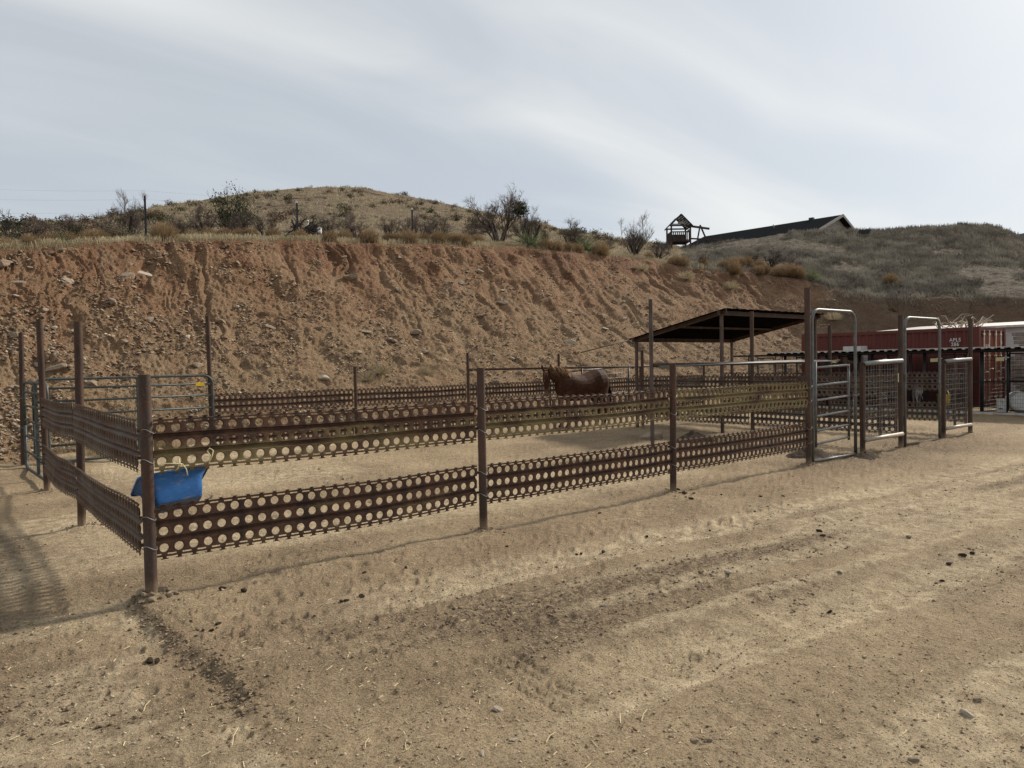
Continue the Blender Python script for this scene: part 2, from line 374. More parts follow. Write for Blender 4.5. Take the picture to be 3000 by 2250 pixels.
# features of the yard
p0, p1 = ground_pt(440, 1765), ground_pt(740, 2090)
led = [ground_pt(*p) for p in ((400,1750),(450,1830),(540,1900),(640,1960),(700,2030),(750,2110),(850,2250))]
def line_dist(X, Y, pts):
    best = np.full(X.shape, 1e9); side = np.zeros(X.shape)
    for a, b in zip(pts[:-1], pts[1:]):
        ex, ey = b[0]-a[0], b[1]-a[1]; t = np.clip(((X-a[0])*ex+(Y-a[1])*ey)/(ex*ex+ey*ey), 0, 1)
        d = np.hypot(X-a[0]-t*ex, Y-a[1]-t*ey); sgn = np.sign((X-a[0])*ey-(Y-a[1])*ex); m_ = d < best
        best = np.where(m_, d, best); side = np.where(m_, sgn, side)
    return best, side
lx, ly = XG + .05*fbm(XG*6, YG*6, 3, 70), YG + .05*fbm(XG*6+9, YG*6, 3, 71)
ld, ls = line_dist(lx, ly, led)
sgd = ld*ls                                               # >0 on one side of the ledge
edge_fade = sst(1.7, .3, np.hypot(XG-led[2][0], YG-led[2][1]))*.75+.25
near = sst(9, 3, np.hypot(XG-led[3][0], YG-led[3][1]))
bn = lambda c, w_: np.exp(-((YG - c(XG) )/w_)**2)
wv = .18*fbm(XG*.35, YG*.35, 2, 33)
b1 = bn(lambda x: -1.15 - .055*x + wv, .22); b2 = bn(lambda x: -2.05 - .075*x + wv, .36); b3 = bn(lambda x: -3.05 - .10*x + wv, .30); b4 = bn(lambda x: -4.4-.12*x + wv, .35)
xin = sst(.6, 2.5, XG)
Zg = .030*fbm(XG*.5, YG*.5, 3, 1) + .016*fbm(XG*2.2, YG*2.2, 3, 2) + .009*fbm(XG*9, YG*9, 3, 3) + .0045*fbm(XG*33, YG*33, 3, 4)
Zg += .020*sst(.12, -.02, sgd)*near*edge_fade*0 + .055*(.5-sst(-.05, .10, sgd + .03*fbm(XG*9, YG*9, 3, 72)))*near*sst(.30, -.25, YG)*sst(-2.9, -1.6, YG)
Zg += -.030*b1*xin + .024*b2*xin - .036*b3*xin - .03*b4 + .022*bn(lambda x: -1.55-.06*x+wv, .07)*xin + .024*bn(lambda x: -2.62-.09*x+wv, .07)*xin + .02*bn(lambda x: -3.5-.10*x+wv, .06)*xin
lm = b2*xin
Zg += lm*.016*fbm(XG*17, YG*17, 3, 21)
# tyre tread prints: a zigzag patch and cross bars along the ruts
tp = [ground_pt(1450, 1925), ground_pt(1655, 2045)]; td, _ = line_dist(XG, YG, tp)
ex_ = np.array(tp[1])-np.array(tp[0]); Lt = np.hypot(*ex_); ex_ /= Lt
ta = (XG-tp[0][0])*ex_[0]+(YG-tp[0][1])*ex_[1]; tb = -(XG-tp[0][0])*ex_[1]+(YG-tp[0][1])*ex_[0]
zig = tb + .016*np.abs(((ta/.035) % 2)-1)*1.0
mask = sst(.16, .12, np.abs(tb))*sst(-.12, .05, ta)*sst(Lt+.14, Lt-.05, ta)
Zg += mask*(-.012*sst(.40, .80, np.abs(((zig/.072) % 1)*2-1))*sst(.05, .35, vnoise(XG*9, YG*9, 260)) - .010)
bars = sst(.3, .8, np.abs((((XG+.25*YG)/.085) % 1)*2-1))
Zg -= .014*bars*(b3*sst(.5, .75, vnoise(XG*.7, YG*.9, 90)) + b1*sst(.55, .8, vnoise(XG*.6, YG*.9, 95)))*xin
trk = YG + .075*XG - wv; zone = sst(-.6, -1.2, trk)*sst(.2, 1.6, XG)
strk = fbm(XG*.45, trk*11, 4, 240); Zg += zone*.010*strk
strc = sst(.48, .72, vnoise(XG*.28, trk*4.5, 245))*zone
for oo in (-1.28, -1.42, -2.72, -2.9, -3.35, -3.52, -4.6):
    Zg -= .011*np.exp(-((trk-oo-.05*np.sin(XG*.8+oo))/.035)**2)*zone*sst(.2, .5, vnoise(XG*.5, trk*0+oo*7, 247))
# churned, hoof marked earth round the gates, and inside the far pens
churn = np.exp(-(((XG-10.6)/1.3)**2+((YG+.05)/.75)**2)) + .9*np.exp(-(((XG-13.2)/1.7)**2+((YG+.2)/.8)**2)) + .8*np.exp(-(((XG-12)/3.5)**2+((YG-3.0)/1.8)**2)) + .35*np.exp(-(((XG-4)/.6)**2+((YG-4)/1)**2))
churn = np.clip(churn, 0, 1); Zg += churn*(.045*fbm(XG*5, YG*5, 4, 41)+.02)
# small collars of soil at each post
for (px_, py_) in ((0, 0), (3.06, 0), (6.05, 0), (9.35, 0), (0, 3.15), (0, 6.1), (0, 8.6), (12.6, 0), (15.9, 0)):
    Zg += .035*np.exp(-(((XG-px_)**2+(YG-py_)**2)/.022))*(1+.5*fbm(XG*22, YG*22, 2, 61))
def dent(x, y, r_, dep, rz_):
    dx_, dy_ = x-CU, y-CV; hz_ = math.hypot(dx_, dy_); az_ = math.atan2(dx_*_w(1,0,0)[0]+dy_*_w(1,0,0)[1], dx_*_w(0,1,0)[0]+dy_*_w(0,1,0)[1])
    ci = int(np.searchsorted(AZ, az_))
    if ci < 40 or ci > NC-40: return
    rj = int(np.searchsorted(RG[:, ci], hz_)); wj = max(3, int(r_*2.2/max(1e-4, RG[min(rj+1, NG-1), ci]-RG[min(rj, NG-2), ci]))+1); wi = max(3, int(r_*2.2/(hz_*.0011))+1)
    a0, a1, c0, c1 = max(0, rj-wj), min(NG, rj+wj), max(0, ci-wi), min(NC, ci+wi)
    X_, Y_ = XG[a0:a1, c0:c1]-x, YG[a0:a1, c0:c1]-y; u1 = X_*math.cos(rz_)+Y_*math.sin(rz_); u2 = -X_*math.sin(rz_)+Y_*math.cos(rz_); q = np.sqrt((u1/1.15)**2+u2**2)/r_
    Zg[a0:a1, c0:c1] += dep*(-sst(1.05, .6, q)*(.75+.25*np.clip(u1/r_, -1, 1)) + .55*np.exp(-((q-1.25)/.22)**2))
for _ in range(1500):
    if random.random() < .45: x, y = random.gauss(11, 3.2), random.gauss(.3, 1.3)
    elif random.random() < .55: x, y = random.uniform(.5, 12), random.uniform(.3, 8.2)
    else: x, y = random.uniform(-1, 9), random.gauss(-1.0, 1.1)
    dent(x, y, random.uniform(.045, .075), random.uniform(.006, .022), random.uniform(0, 6.28))
for _ in range(260): dent(random.gauss(.9, .9), random.gauss(-1.0, .8), random.uniform(.02, .05), random.uniform(.006, .016), random.uniform(0, 6.28))
toeb = sst(1.6, 0, rt[None, :]-RG); Zg = Zg + toeb*.12*(1+fbm(XG*1.5, YG*1.5, 3, 81))
leftz = sst(-.02, .06, sgd)*near*sst(.35, -.15, YG)
pal = np.clip(.75*strc + .75*leftz*sst(.3, .7, vnoise(XG*1.6, YG*1.6, 51)) + .8*b1*xin + .85*b3*xin + .8*b4 + .85*sst(.42, .68, vnoise(XG*.55, YG*.8, 53))*sst(.3, 1.2, YG)*sst(8.5, 7.5, XG)
    + .9*np.exp(-(((XG-17.5)/1.6)**2+((YG+.9)/.5)**2)) , 0, 1)
red = np.clip(sst(.30, .65, vnoise(XG*.45+4, YG*.5, 55))*.85*sst(.3, -.4, YG)*sst(-2.0, -1.2, YG) + .6*sst(1.5, 0, RG-0+ (YG-8.6)*0)*0, 0, 1)
wet = np.exp(-(((XG+1.45)/1.0)**2+((YG-2.0)/1.9)**2))
red = np.clip(red + .95*wet*vnoise(XG*3, YG*3, 57), 0, 1)
loose = np.clip(.45*sst(.55, .8, vnoise(XG*.35, trk*5+3, 249))*zone + 1.0*wet*sst(.25, .6, vnoise(XG*2.1, YG*3.0, 58)) + .35*sst(.4, .8, vnoise(XG*3, YG*3, 64))*sst(2.6, 1.2, np.hypot(XG-.6, YG+.8)) + lm*1.1*sst(.25, .6, vnoise(XG*1.3, YG*2, 59)) + churn*.95 + .45*sst(.55, .8, vnoise(XG*1.1, YG*1.6, 60)) + .45*np.exp(-(ld/.09)**2)*near*sst(.3, .6, vnoise(XG*7, YG*7, 73))*sst(-2.9, -1.4, YG), 0, 1)
ZG0 = Zg
set_mesh('ground', XG, YG, Zg, M['ground'], {'pale': pal, 'reddish': red, 'loose': loose})
# embankment
tb_ = np.linspace(0, 1, NB)[:, None]
RB = rt[None, :] + (rc-rt)[None, :]*tb_; XB = CU+DX[:, 0][None, :]*RB; YB = CV+DX[:, 1][None, :]*RB
prof = .30*tb_ + .70*tb_**1.5
ZB = ZG0[-1][None, :]*(1-tb_)**2 + hc[None, :]*prof
al = XB + 1.1*fbm(XB*.33, YB*.5, 3, 100) + .35*fbm(XB*1.2, YB*1.2, 3, 101)                    # along the bank
up = YB
rill = ridge(al*.85, up*.20, 3, 110); rill2 = ridge(al*2.7, up*.5, 3, 120); rmod = .25 + 1.1*vnoise(XB*.33, YB*.4, 115)
env = (sst(0, .12, tb_)*sst(1.0, .965, tb_))
disp = env*(-.15*rmod*sst(.25, .95, rill)*sst(.15, .7, tb_) - .055*rmod*sst(.3, 1, rill2)*sst(.1, .6, tb_) - .035*sst(.2, 1, ridge(al*6.5+.3*YB, up*.7, 3, 125))*sst(.2, .8, tb_) + +.13*fbm(XB*.8, YB*1.0, 4, 130) + .075*fbm(XB*2.6, YB*3.4, 4, 140) + .06*np.abs(fbm(XB*7, YB*8, 3, 150)))
lump = vnoise(XB*1.1, YB*1.3, 160); disp += env*.11*sst(.68, .86, lump) - env*.07*sst(.45, .9, rill)*sst(.75, 1, tb_)
# a few slumps of fine soil below scars
disp += env*.03*fbm(XB*22, YB*22, 2, 170)
XB2 = XB; YB2 = YB - disp*.55; ZB2 = ZB + disp*.83
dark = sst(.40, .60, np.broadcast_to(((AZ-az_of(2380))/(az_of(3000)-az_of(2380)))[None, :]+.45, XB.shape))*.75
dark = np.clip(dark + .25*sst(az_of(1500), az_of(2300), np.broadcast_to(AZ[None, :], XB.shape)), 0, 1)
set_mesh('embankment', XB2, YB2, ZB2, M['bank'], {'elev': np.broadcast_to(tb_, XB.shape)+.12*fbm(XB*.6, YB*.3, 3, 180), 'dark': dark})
# hill behind the crest (left) and scrub covered mound (right)
th = np.linspace(0, 1, NH)[:, None]
bd = np.maximum(sd_*1.25, sd_+18)                           # ground falls away behind the skyline
RH = np.where(th < .86, rc[None, :] + (sd_-rc)[None, :]*(th/.86)**1.35, sd_[None, :] + (bd-sd_)[None, :]*np.clip((th-.86)/.14, 0, 1))
mw = sst(az_of(1960), az_of(2110), AZ)                      # 0 hill, 1 mound
t_ = np.clip((RH-rc[None, :])/(sd_-rc)[None, :], 0, 1)
tanc, tans = (hc-CAM_H)/rc, ts_
shape_h = .12*t_ + .88*t_**.9; shape_m = t_**.85
e_ = tanc[None, :] + (tans-tanc)[None, :]*(shape_h*(1-mw)[None, :] + shape_m*mw[None, :])
ZH = CAM_H + e_*RH; ZH = np.where(th >= .86, hs[None, :] - (RH-sd_[None, :])*.10 - np.clip((th-.86)/.14, 0, 1)**2*3, ZH)
XH = CU+DX[:, 0][None, :]*RH; YH = CV+DX[:, 1][None, :]*RH
eh = sst(0, .06, th)*sst(.86, .80, th); ZH = ZH + eh*(.16*fbm(XH*.35, YH*.35, 4, 200)+.07*fbm(XH*2, YH*2, 3, 210))
cs = int(np.searchsorted(AZ, az_of(2035)))
at_red = np.clip(sst(.05, .0, th)*.9 + np.zeros(XH.shape), 0, 1)
set_mesh('hill', XH[:, :cs+1], YH[:, :cs+1], ZH[:, :cs+1], M['hill'], {'red': at_red[:, :cs+1]})
mred = np.clip(at_red + .8*sst(.45, .7, vnoise(XH*.25, YH*.2, 220))*sst(.5, 1, th/.86)*sst(1.02, .9, th/.86) + .9*sst(.12, .0, th)*.7, 0, 1)
set_mesh('mound', XH[:, cs:], YH[:, cs:], ZH[:, cs:], M['mound'], {'red': mred[:, cs:]})
# far country: one sheet out to the horizon, and a distant blue range
far = MB(); far.add([(-3000, -3000, -3.5), (3000, -3000, -3.5), (3000, 3000, -3.5), (-3000, 3000, -3.5)], [(0, 1, 2, 3)])
o = far.build('terrain', M['hill']); tag(o, kind='structure')
# apron that carries the yard behind and beside the camera down to that sheet
ap = MB(); RA = 1.2
ring_i = [(CU+DX[i, 0]*RG[0, i]*1.0, CV+DX[i, 1]*RG[0, i], Zg[0, i]) for i in range(0, NC, 6)]
nr = len(ring_i); outer = []
vv = list(ring_i)
a_l, a_r = AZ[0], AZ[-1]
back = [(CU+az_dir(a)[0]*q, CV+az_dir(a)[1]*q, z) for q, z in ((RG[0, 0], 0.0),) for a in np.linspace(a_r, a_l+2*PI, 24)[1:-1]]
ring = ring_i + back; nR = len(ring)
o2 = []
for k, p in enumerate(back):
    a = np.linspace(a_r, a_l+2*PI, 24)[1:-1][k]; o2.append([(CU+az_dir(a)[0]*q, CV+az_dir(a)[1]*q, -.02*(q > 5)-q*.01) for q in (6, 20, 60, 300)])
g_ = MB(); g_.add([(CU, CV, -.01)] + ring, [(0, 1+i, 1+(i+1) % nR) for i in range(nR)])
nb_ = len(back)
L0 = [(CU+DX[0, 0]*q, CV+DX[0, 1]*q, -.02-q*.01) for q in (6, 20, 60, 300)]; R0_ = [(CU+DX[-1, 0]*q, CV+DX[-1, 1]*q, -.02-q*.01) for q in (6, 20, 60, 300)]
strips = [[ring_i[-1]] + R0_] + [[b]+q for b, q in zip(back, o2)] + [[ring_i[0]] + L0]
sv = [p for s_ in strips for p in s_]
g_.add(sv, [(i*5+j, i*5+j+1, (i+1)*5+j+1, (i+1)*5+j) for i in range(len(strips)-1) for j in range(4)])
o = g_.build('ground', M['ground']); tag(o, kind='structure')
def terr(az, r):
    i = int(np.clip(np.searchsorted(AZ, az), 1, NC-1)); 
    if r < rt[i]: return float(np.interp(r, RG[:, i], Zg[:, i]))
    if r < rc[i]:
        j = (r-rt[i])/(rc[i]-rt[i]); return float(np.interp(j, tb_[:, 0], ZB2[:, i]))
    return float(np.interp(r, RH[:, i], ZH[:, i]))
def crest_r(az): return float(np.interp(az, AZ, rc))
def terr_xy(x, y):
    dx, dy = x-CU, y-CV; r = math.hypot(dx, dy); f = dx*_w(0,1,0)[0]+dy*_w(0,1,0)[1]; s_ = dx*_w(1,0,0)[0]+dy*_w(1,0,0)[1]
    return terr(math.atan2(s_, f), r)
def pxaz(px): return az_of(px, 700)
def place(px, r):                                           # a point on the terrain in that direction
    az = pxaz(px); d = az_dir(az); return (CU+d[0]*r, CV+d[1]*r, terr(az, r))
def crest_place(px, off): return place(px, crest_r(pxaz(px))+off)

# ------------------------------------------------------------ perforated steel fences
def psp_mesh(name, L, seed, bow=.035):
    rr = random.Random(seed); nh = max(4, int(round(L/.105))); p = L/nh; SEG = 16
    V = []; F = []
    def add(v, f):
        b = len(V); V.extend(v); F.extend(tuple(i+b for i in q) for q in f)
    rows = [(.022, .102), (.147, .227), (.272, .352)]
    for (z0, z1) in rows:
        zc = (z0+z1)/2; hh = (z1-z0)/2
        for k in range(nh):
            xc = (k+.5)*p; hw = p/2; vs = []
            for ring in range(3):
                for s in range(SEG):
                    a = 2*PI*(s+.5)/SEG; ca, sa = math.cos(a), math.sin(a)
                    if ring == 0:
                        q = min(hw/abs(ca) if abs(ca) > 1e-6 else 9, hh/abs(sa) if abs(sa) > 1e-6 else 9)
                        # corner verts snap to the corner
                        if s % 4 in (1, 2) and False: pass
                        x, z, y = xc+ca*q, zc+sa*q, 0
                    elif ring == 1: x, z, y = xc+ca*.0385, zc+sa*.0385, 0.001
                    else: x, z, y = xc+ca*.0325, zc+sa*.0325, .010
                    vs.append((x, y, z))
            cor = [(xc+hw, 0, zc+hh), (xc-hw, 0, zc+hh), (xc-hw, 0, zc-hh), (xc+hw, 0, zc-hh)]
            f = []
            for ring in range(2):
                for s in range(SEG):
                    s2 = (s+1) % SEG; f.append((ring*SEG+s, ring*SEG+s2, (ring+1)*SEG+s2, (ring+1)*SEG+s))
            n0 = len(vs); vs += cor
            for ci, s in enumerate((None,)*0): pass
            for ci, ang in enumerate((math.atan2(hh, hw), PI-math.atan2(hh, hw), PI+math.atan2(hh, hw), 2*PI-math.atan2(hh, hw))):
                s = int(math.floor(ang/(2*PI/SEG)-.5)) % SEG; f.append((n0+ci, (s+1) % SEG, s))
            add(vs, f)
    def strip(pts, x0=0.0, x1=L, n=6):
        vs = []; f = []
        for i in range(n+1):
            x = x0+(x1-x0)*i/n; vs += [(x, y, z) for y, z in pts]
        m_ = len(pts)
        for i in range(n):
            for j in range(m_-1): f.append((i*m_+j, (i+1)*m_+j, (i+1)*m_+j+1, i*m_+j+1))
        add(vs, f)
    for z0, z1 in ((.102, .147), (.227, .272)): strip([(0, z0), (.004, z0+.002), (.030, z0+.026), (.031, z1-.010), (.006, z1-.001), (0, z1)], n=8)
    # slotted edges with bayonet tabs below and hooks above
    for k in range(nh):
        x0 = k*p
        strip([(0, .022), (0, .011)], x0+p*.5-.021, x0+p*.5+.021, 1); strip([(0, .363), (0, .352)], x0+p*.5-.021, x0+p*.5+.021, 1)
        strip([(0, -.004), (.002, -.017)], x0+p*.5-.014, x0+p*.5+.014, 1)
        strip([(.002, -.017), (.007, -.024)], x0+p*.5-.027, x0+p*.5+.027, 1)
        strip([(0, .378), (-.002, .386)], x0+p*.5-.013, x0+p*.5+.013, 1)
        strip([(-.002, .386), (-.016, .392), (-.026, .391)], x0+p*.5-.024, x0+p*.5+.024, 1)
    strip([(0, .011), (0, 0), (.003, -.004)], 0, L, nh); strip([(.003, .378), (0, .374), (0, .363)], 0, L, nh)
    V = np.array(V)
    # dents and bow
    a, b, c = [rr.uniform(-1, 1) for _ in range(3)]
    x = V[:, 0]/L; zc = V[:, 2]/.375-.5
    V[:, 1] += bow*(a*np.sin(PI*x)+.4*b*np.sin(2*PI*x+c)) + bow*.6*c*zc*np.sin(PI*x+.5) + .006*np.sin(x*19+seed)*zc + .010*np.exp(-((x-.5-.3*b)/.05)**2)*zc
    V[:, 2] += -.010*abs(b)*np.sin(PI*x) + .003*np.sin(9*x+a*3)
    n = len(V); B = V.copy(); B[:, 1] += .004
    FF = [tuple(q) for q in F] + [tuple(i+n for i in q[::-1]) for q in F]
    me = bpy.data.meshes.new(name); me.from_pydata(np.vstack([V, B]).tolist(), [], FF); me.update(); me.materials.append(M['psp'])
    return me
_psp = {}
def panel(parent, x, y, z, L, rz, olive=0.0, top=0.0, scuff=0.0, tilt=0.0, v=None, label=None):
    key = (round(L, 1), v if v is not None else random.randint(0, 2))
    if key not in _psp: _psp[key] = psp_mesh('panel', L, key[1]*7+int(L*10))
    o = bpy.data.objects.new('panel', _psp[key]); col.objects.link(o); o.parent = parent
    o.location = (x, y, z); o.rotation_euler = (random.uniform(-.015, .015), tilt, rz); o.scale.x = L/round(L, 1) if abs(L-round(L, 1)) > .01 else 1
    o.scale.x = L/_psp_len(key); o.color = (olive, top, scuff, 1)
    if label: o['label'] = label
    return o
def _psp_len(key): return key[0]
def psp_fix():
    pass
def post(parent, x, y, h, r=.041, grey=0.0, lean=(0, 0), label=None):
    m = MB().pipe(0, 0, -.15, h, r, 18); o = m.build('post', M['post'], parent, True); smooth_by_angle(o)
    o.location = (x, y, 0); o.rotation_euler = (lean[0], lean[1], random.random()*6); o.color = (grey, 0, 0, 1)
    if label: o['label'] = label
    return o
def clip_bits(parent, x, y, zs, ax=0):
    for z in zs: MB().box(x-.055, x+.055, y-.006, y+.006, z-.012, z+.012).build('weld_plate', M['post'], parent)
FZ0, FZ1 = .30, .945
# front fence
ff = tag(empty('perforated_steel_fence', (0, 0, 0)), 'long front fence of rusty perforated steel panels nearest the camera, blue tub hanging on it', 'fence')
fx = [0, 3.06, 6.05, 9.35]
post(ff, 0, 0, 1.655, .043, .15, (0, R(.3)), 'corner post, rusty, with stones heaped at its foot'); post(ff, fx[1], 0, 1.65, .041, .1, (0, 0)); post(ff, fx[2], 0, 1.64, .041, 0, (R(.4), R(-.3)))
post(ff, fx[3], 0, 2.77, .044, .1, (0, R(-.2)), 'tall rusty post beside the walk through gate')
YF = -.012
for i, (ol, tp_) in enumerate(((.62, .55), (.72, .45), (.85, -.05))):
    panel(ff, fx[i]+.045, YF, FZ1, fx[i+1]-fx[i]-.09, 0, ol, tp_, 0, R((.25, -.1, .1)[i]), i % 3)
    panel(ff, fx[i]+.045, YF, FZ0, fx[i+1]-fx[i]-.09, 0, .30-.08*i, .25, 0, R((0, .2, -.1)[i]), (i+1) % 3)
for i in range(4):
    for z in (1.02, 1.24, .38, .60): MB().tube([(fx[i]+.05*math.cos(a)+.012*(z > 1.2), .052*math.sin(a), z+.018*math.sin(2*a+i)) for a in np.linspace(0, 2*PI, 13)], .0028, 5, False).build('wire_tie', M['wire'], ff, True)
for i in range(4): clip_bits(ff, fx[i], .03, [FZ0+.1, FZ0+.3, FZ1+.1, FZ1+.3])
# left fence
lf = tag(empty('perforated_steel_fence', (0, 0, 0)), 'short fence of two bays of greyish perforated panels, running back from the near corner post', 'fence')
post(lf, 0, 3.15, 2.22, .041, 0, (R(-.8), R(-.4))); post(lf, 0, 6.1, 2.42, .041, 0, (R(-.2), R(-.6)))
for (a, b, k) in ((.05, 3.11, 0), (3.19, 6.06, 1)):
    panel(lf, -.05, b, FZ1+(.02 if k == 0 else .0), b-a, -PI/2, -.3, .3, .75, R(.4*(1-2*k)), 2-k)
    panel(lf, -.05, b, FZ0-.0, b-a, -PI/2, -.3, .3, .65, R(-.3), k)
# back fence
YB_ = 9.0
bf = tag(empty('perforated_steel_fence', (0, YB_, 0)), 'far fence of perforated panels below the bank, behind the horse, with a pipe rail', 'fence')
bx = [3.08, 6.2, 9.3, 12.4, 15.8, 19.0]; bh = [2.72, 1.68, 1.97, 1.93, 1.5, 1.5]
for x, h in zip(bx, bh): post(bf, x, 0, h, .036 if h < 2.5 else .041, .0, (0, R(-.7) if h > 2.5 else 0))
for i in range(5):
    for z in (.80, .02): panel(bf, bx[i]+.04, -.03, z, bx[i+1]-bx[i]-.08, 0, -.2 if i else .1, .2, .35 if i else .2, 0, (i+int(z)) % 3)
m = MB().tube([(9.3, -.02, 1.545), (15.8, -.02, 1.515), (26, -.02, 1.49)], .03, 10); m.build('top_rail', M['post'], bf, True)
# pens on the right: dividers and cross rails
def divider(x, label, y1):
    d = tag(empty('perforated_steel_fence', (x, 0, 0)), label, 'fence'); return d
dE = divider(12.6, 'perforated steel divider between the two small pens behind the first mesh panel', 6.2)
post(dE, 0, 0, 2.44, .043, .1, (0, R(.1))); post(dE, 0, 3.06, 2.71, .041, .1, (0, R(-.2))); post(dE, 0, 6.15, 1.95, .036, 0)
dF = divider(15.9, 'rightmost perforated steel divider, seen square on through the second gate arch', 6.2)
post(dF, 0, -.02, 2.45, .043, .2, (0, R(.1))); post(dF, 0, 3.04, 2.48, .041, .1); post(dF, 0, 6.15, 1.9, .036, 0)
for d in (dE, dF):
    for (a, b) in ((.05, 3.02), (3.1, 6.11)):
        panel(d, -.045, b, .94, b-a, -PI/2, -.25, .3, .8); panel(d, -.045, b, .28, b-a, -PI/2, -.25, .3, .8)
G_ = tag(empty('tall_post', (9.35, 3.11, 0)), 'tall free standing pipe post inside the pen, behind the front panels', 'post')
post(G_, 0, 0, 2.84, .038, .55, (0, R(-.1)))
cr = tag(empty('pipe_rail', (0, 3.07, 0)), 'high cross rail of thick pipe running behind the two gates', 'rail')
MB().tube([(9.35, 0, 1.60), (12.6, -.03, 1.60), (15.9, 0, 1.615)], .038, 12).build('rail', M['post'], cr, True)
MB().tube([(9.4, -.10, 1.575), (12.6, -.07, 1.6), (15.9, -.06, 1.60)], .016, 8).build('brace_rail', M['galvdull'], cr, True)

# ------------------------------------------------------------ walk through gates and mesh panels
def arch(x0, x1, h, r=.16, y=0.0, n=7):
    pts = [(x0, y, -.03), (x0, y, h*.5), (x0, y, h-r)]
    pts += [(x0+r-r*math.cos(a), y, h-r+r*math.sin(a)) for a in np.linspace(0, PI/2, n)[1:]]
    pts += [(x1-r+r*math.sin(a), y, h-r+r*math.cos(a)) for a in np.linspace(0, PI/2, n)]
    return pts + [(x1, y, h*.5), (x1, y, -.03)]
g1 = tag(empty('walk_through_gate', (9.47, 0, 0)), 'closed walk through gate with bright horizontal tubes under a tall arched frame', 'gate')
o = MB().tube(arch(0, 1.40, 2.44, .19), .026, 12).build('arch_frame', M['galvdull'], g1, True)
MB().tube([(.03, 0, .07), (1.38, 0, .055)], .022, 10).build('sill_bar', M['galv'], g1, True)
leaf = MB().tube([(.10, 0, .28), (.10, 0, 1.62)], .020, 10).build('gate_leaf', M['galvdull'], g1, True); MB().tube([(1.27, .05, .30), (1.27, .05, 1.57)], .020, 10).build('stile', M['galvdull'], leaf, True)
for z in (1.545, 1.265, 1.03, .78, .55, .345):
    MB().tube([(.115, -.012, z-.01), (1.15, .028, z+.012), (1.25, .045, z-.002)], .0185, 10).build('bar', M['galv'], leaf, True)
for z in (.45, 1.25): MB().box(-.075, -.02, -.02, .02, z, z+.09).tube([(-.07, 0, z-.05), (-.07, 0, z+.14)], .008, 6).build('hinge', M['black'], g1)
m = MB()
for k in range(9):
    c = Vector((1.27+k*.022, -.03, 1.06-.02*math.sin(k*.4))); m.tube([c+Vector((.014*math.cos(a), .008*math.sin(a)*(k % 2), .010*math.sin(a)*((k+1) % 2)+.002)) for a in np.linspace(0, 2*PI, 9)], .003, 5, False)
for k in range(14): c = Vector((1.25, -.04, 1.0-k*.028)); m.tube([c+Vector((.007*math.cos(a)*(k % 2), .007*math.cos(a)*((k+1) % 2), .015*math.sin(a))) for a in np.linspace(0, 2*PI, 9)], .003, 5, False)
m.tube([(1.25, -.03, 1.06), (1.36, -.03, 1.045), (1.47, -.03, 1.05)], .004, 5).tube([(1.25, -.03, 1.06), (1.25, -.04, .9), (1.25, -.04, .62)], .003, 5); m.build('latch_chain', M['galv'], g1, True)
g2 = tag(empty('walk_through_gate', (12.78, 0, 0)), 'open walk through gate frame, arched and empty, between the two wire mesh panels', 'gate')
MB().tube(arch(0, 1.58, 2.40, .19), .026, 12).build('arch_frame', M['galvdull'], g2, True)
MB().tube([(.03, 0, .05), (1.56, 0, .03)], .020, 10).build('sill_bar', M['post'], g2, True)
for z in (.45, 1.25): MB().box(-.07, -.02, -.02, .02, z, z+.09).tube([(-.065, 0, z-.05), (-.065, 0, z+.14)], .008, 6).build('hinge', M['black'], g2)
for z in (.3, 1.05, 1.35): MB().box(1.6, 1.66, -.015, .015, z, z+.05).build('bracket', M['black'], g2)
def mesh_panel(x0, x1, label, ztop, zb, mid, tagcol):
    L = x1-x0; t = tag(empty('wire_mesh_panel', (x0, 0, 0)), label, 'mesh panel')
    MB().box(-.032, .032, -.032, .032, -.1, ztop+.02).build('post', M['post'], t)
    MB().tube([(.0, -.045, ztop), (L-.02, -.045, ztop+.03)], .040, 12).build('top_rail', M['galv'], t, True)
    MB().tube([(.0, -.045, zb), (L-.0, -.045, zb)], .036, 12).build('bottom_rail', M['whitepipe'], t, True)
    MB().box(mid-.028, mid+.028, -.012, .018, zb, ztop).build('upright', M['post'], t)
    MB().box(L-.17, L-.115, -.012, .018, zb, ztop).build('upright', M['post'], t)
    rr = random.Random(int(x0*10)); m = MB()
    nv = int((L-.12)/.102)
    for k in range(nv+1):
        x = .05+k*(L-.2)/nv; m.tube([(x+rr.uniform(-.004, .004), -.03+rr.uniform(-.004, .004), zb+(ztop-zb)*j/6) for j in range(7)], .0021, 5, False)
    z = zb+.06; k = 0
    while z < ztop-.03:
        m.tube([(.03+(L-.17)*j/8, -.027, z+(.0 if k != 9 else .012*math.sin(j*2.1))+rr.uniform(-.002, .002)) for j in range(9)], .0021, 5, False)
        z += .10 if k % 2 else .105; k += 1
    m.build('wire_mesh', M['wire'], t)
    return t
mp1 = mesh_panel(11.12, 12.56, 'wider wire mesh panel with pale pipe rails, right beside the closed gate', 1.575, .27, .66, 0)
MB().box(1.235, 1.26, -.062, -.058, 1.22, 1.38).build('tag_strip', M['yellowtag'], mp1)
mp2 = mesh_panel(14.55, 15.86, 'narrower wire mesh panel with sloping pipe rails at the right end of the pens', 1.57, .22, .58, 1)
m = MB().tube([(.06, -.05, .98), (.09, -.06, .93), (.12, -.05, .90)], .012, 6); m.build('cord_scrap', M['cord'], mp2)
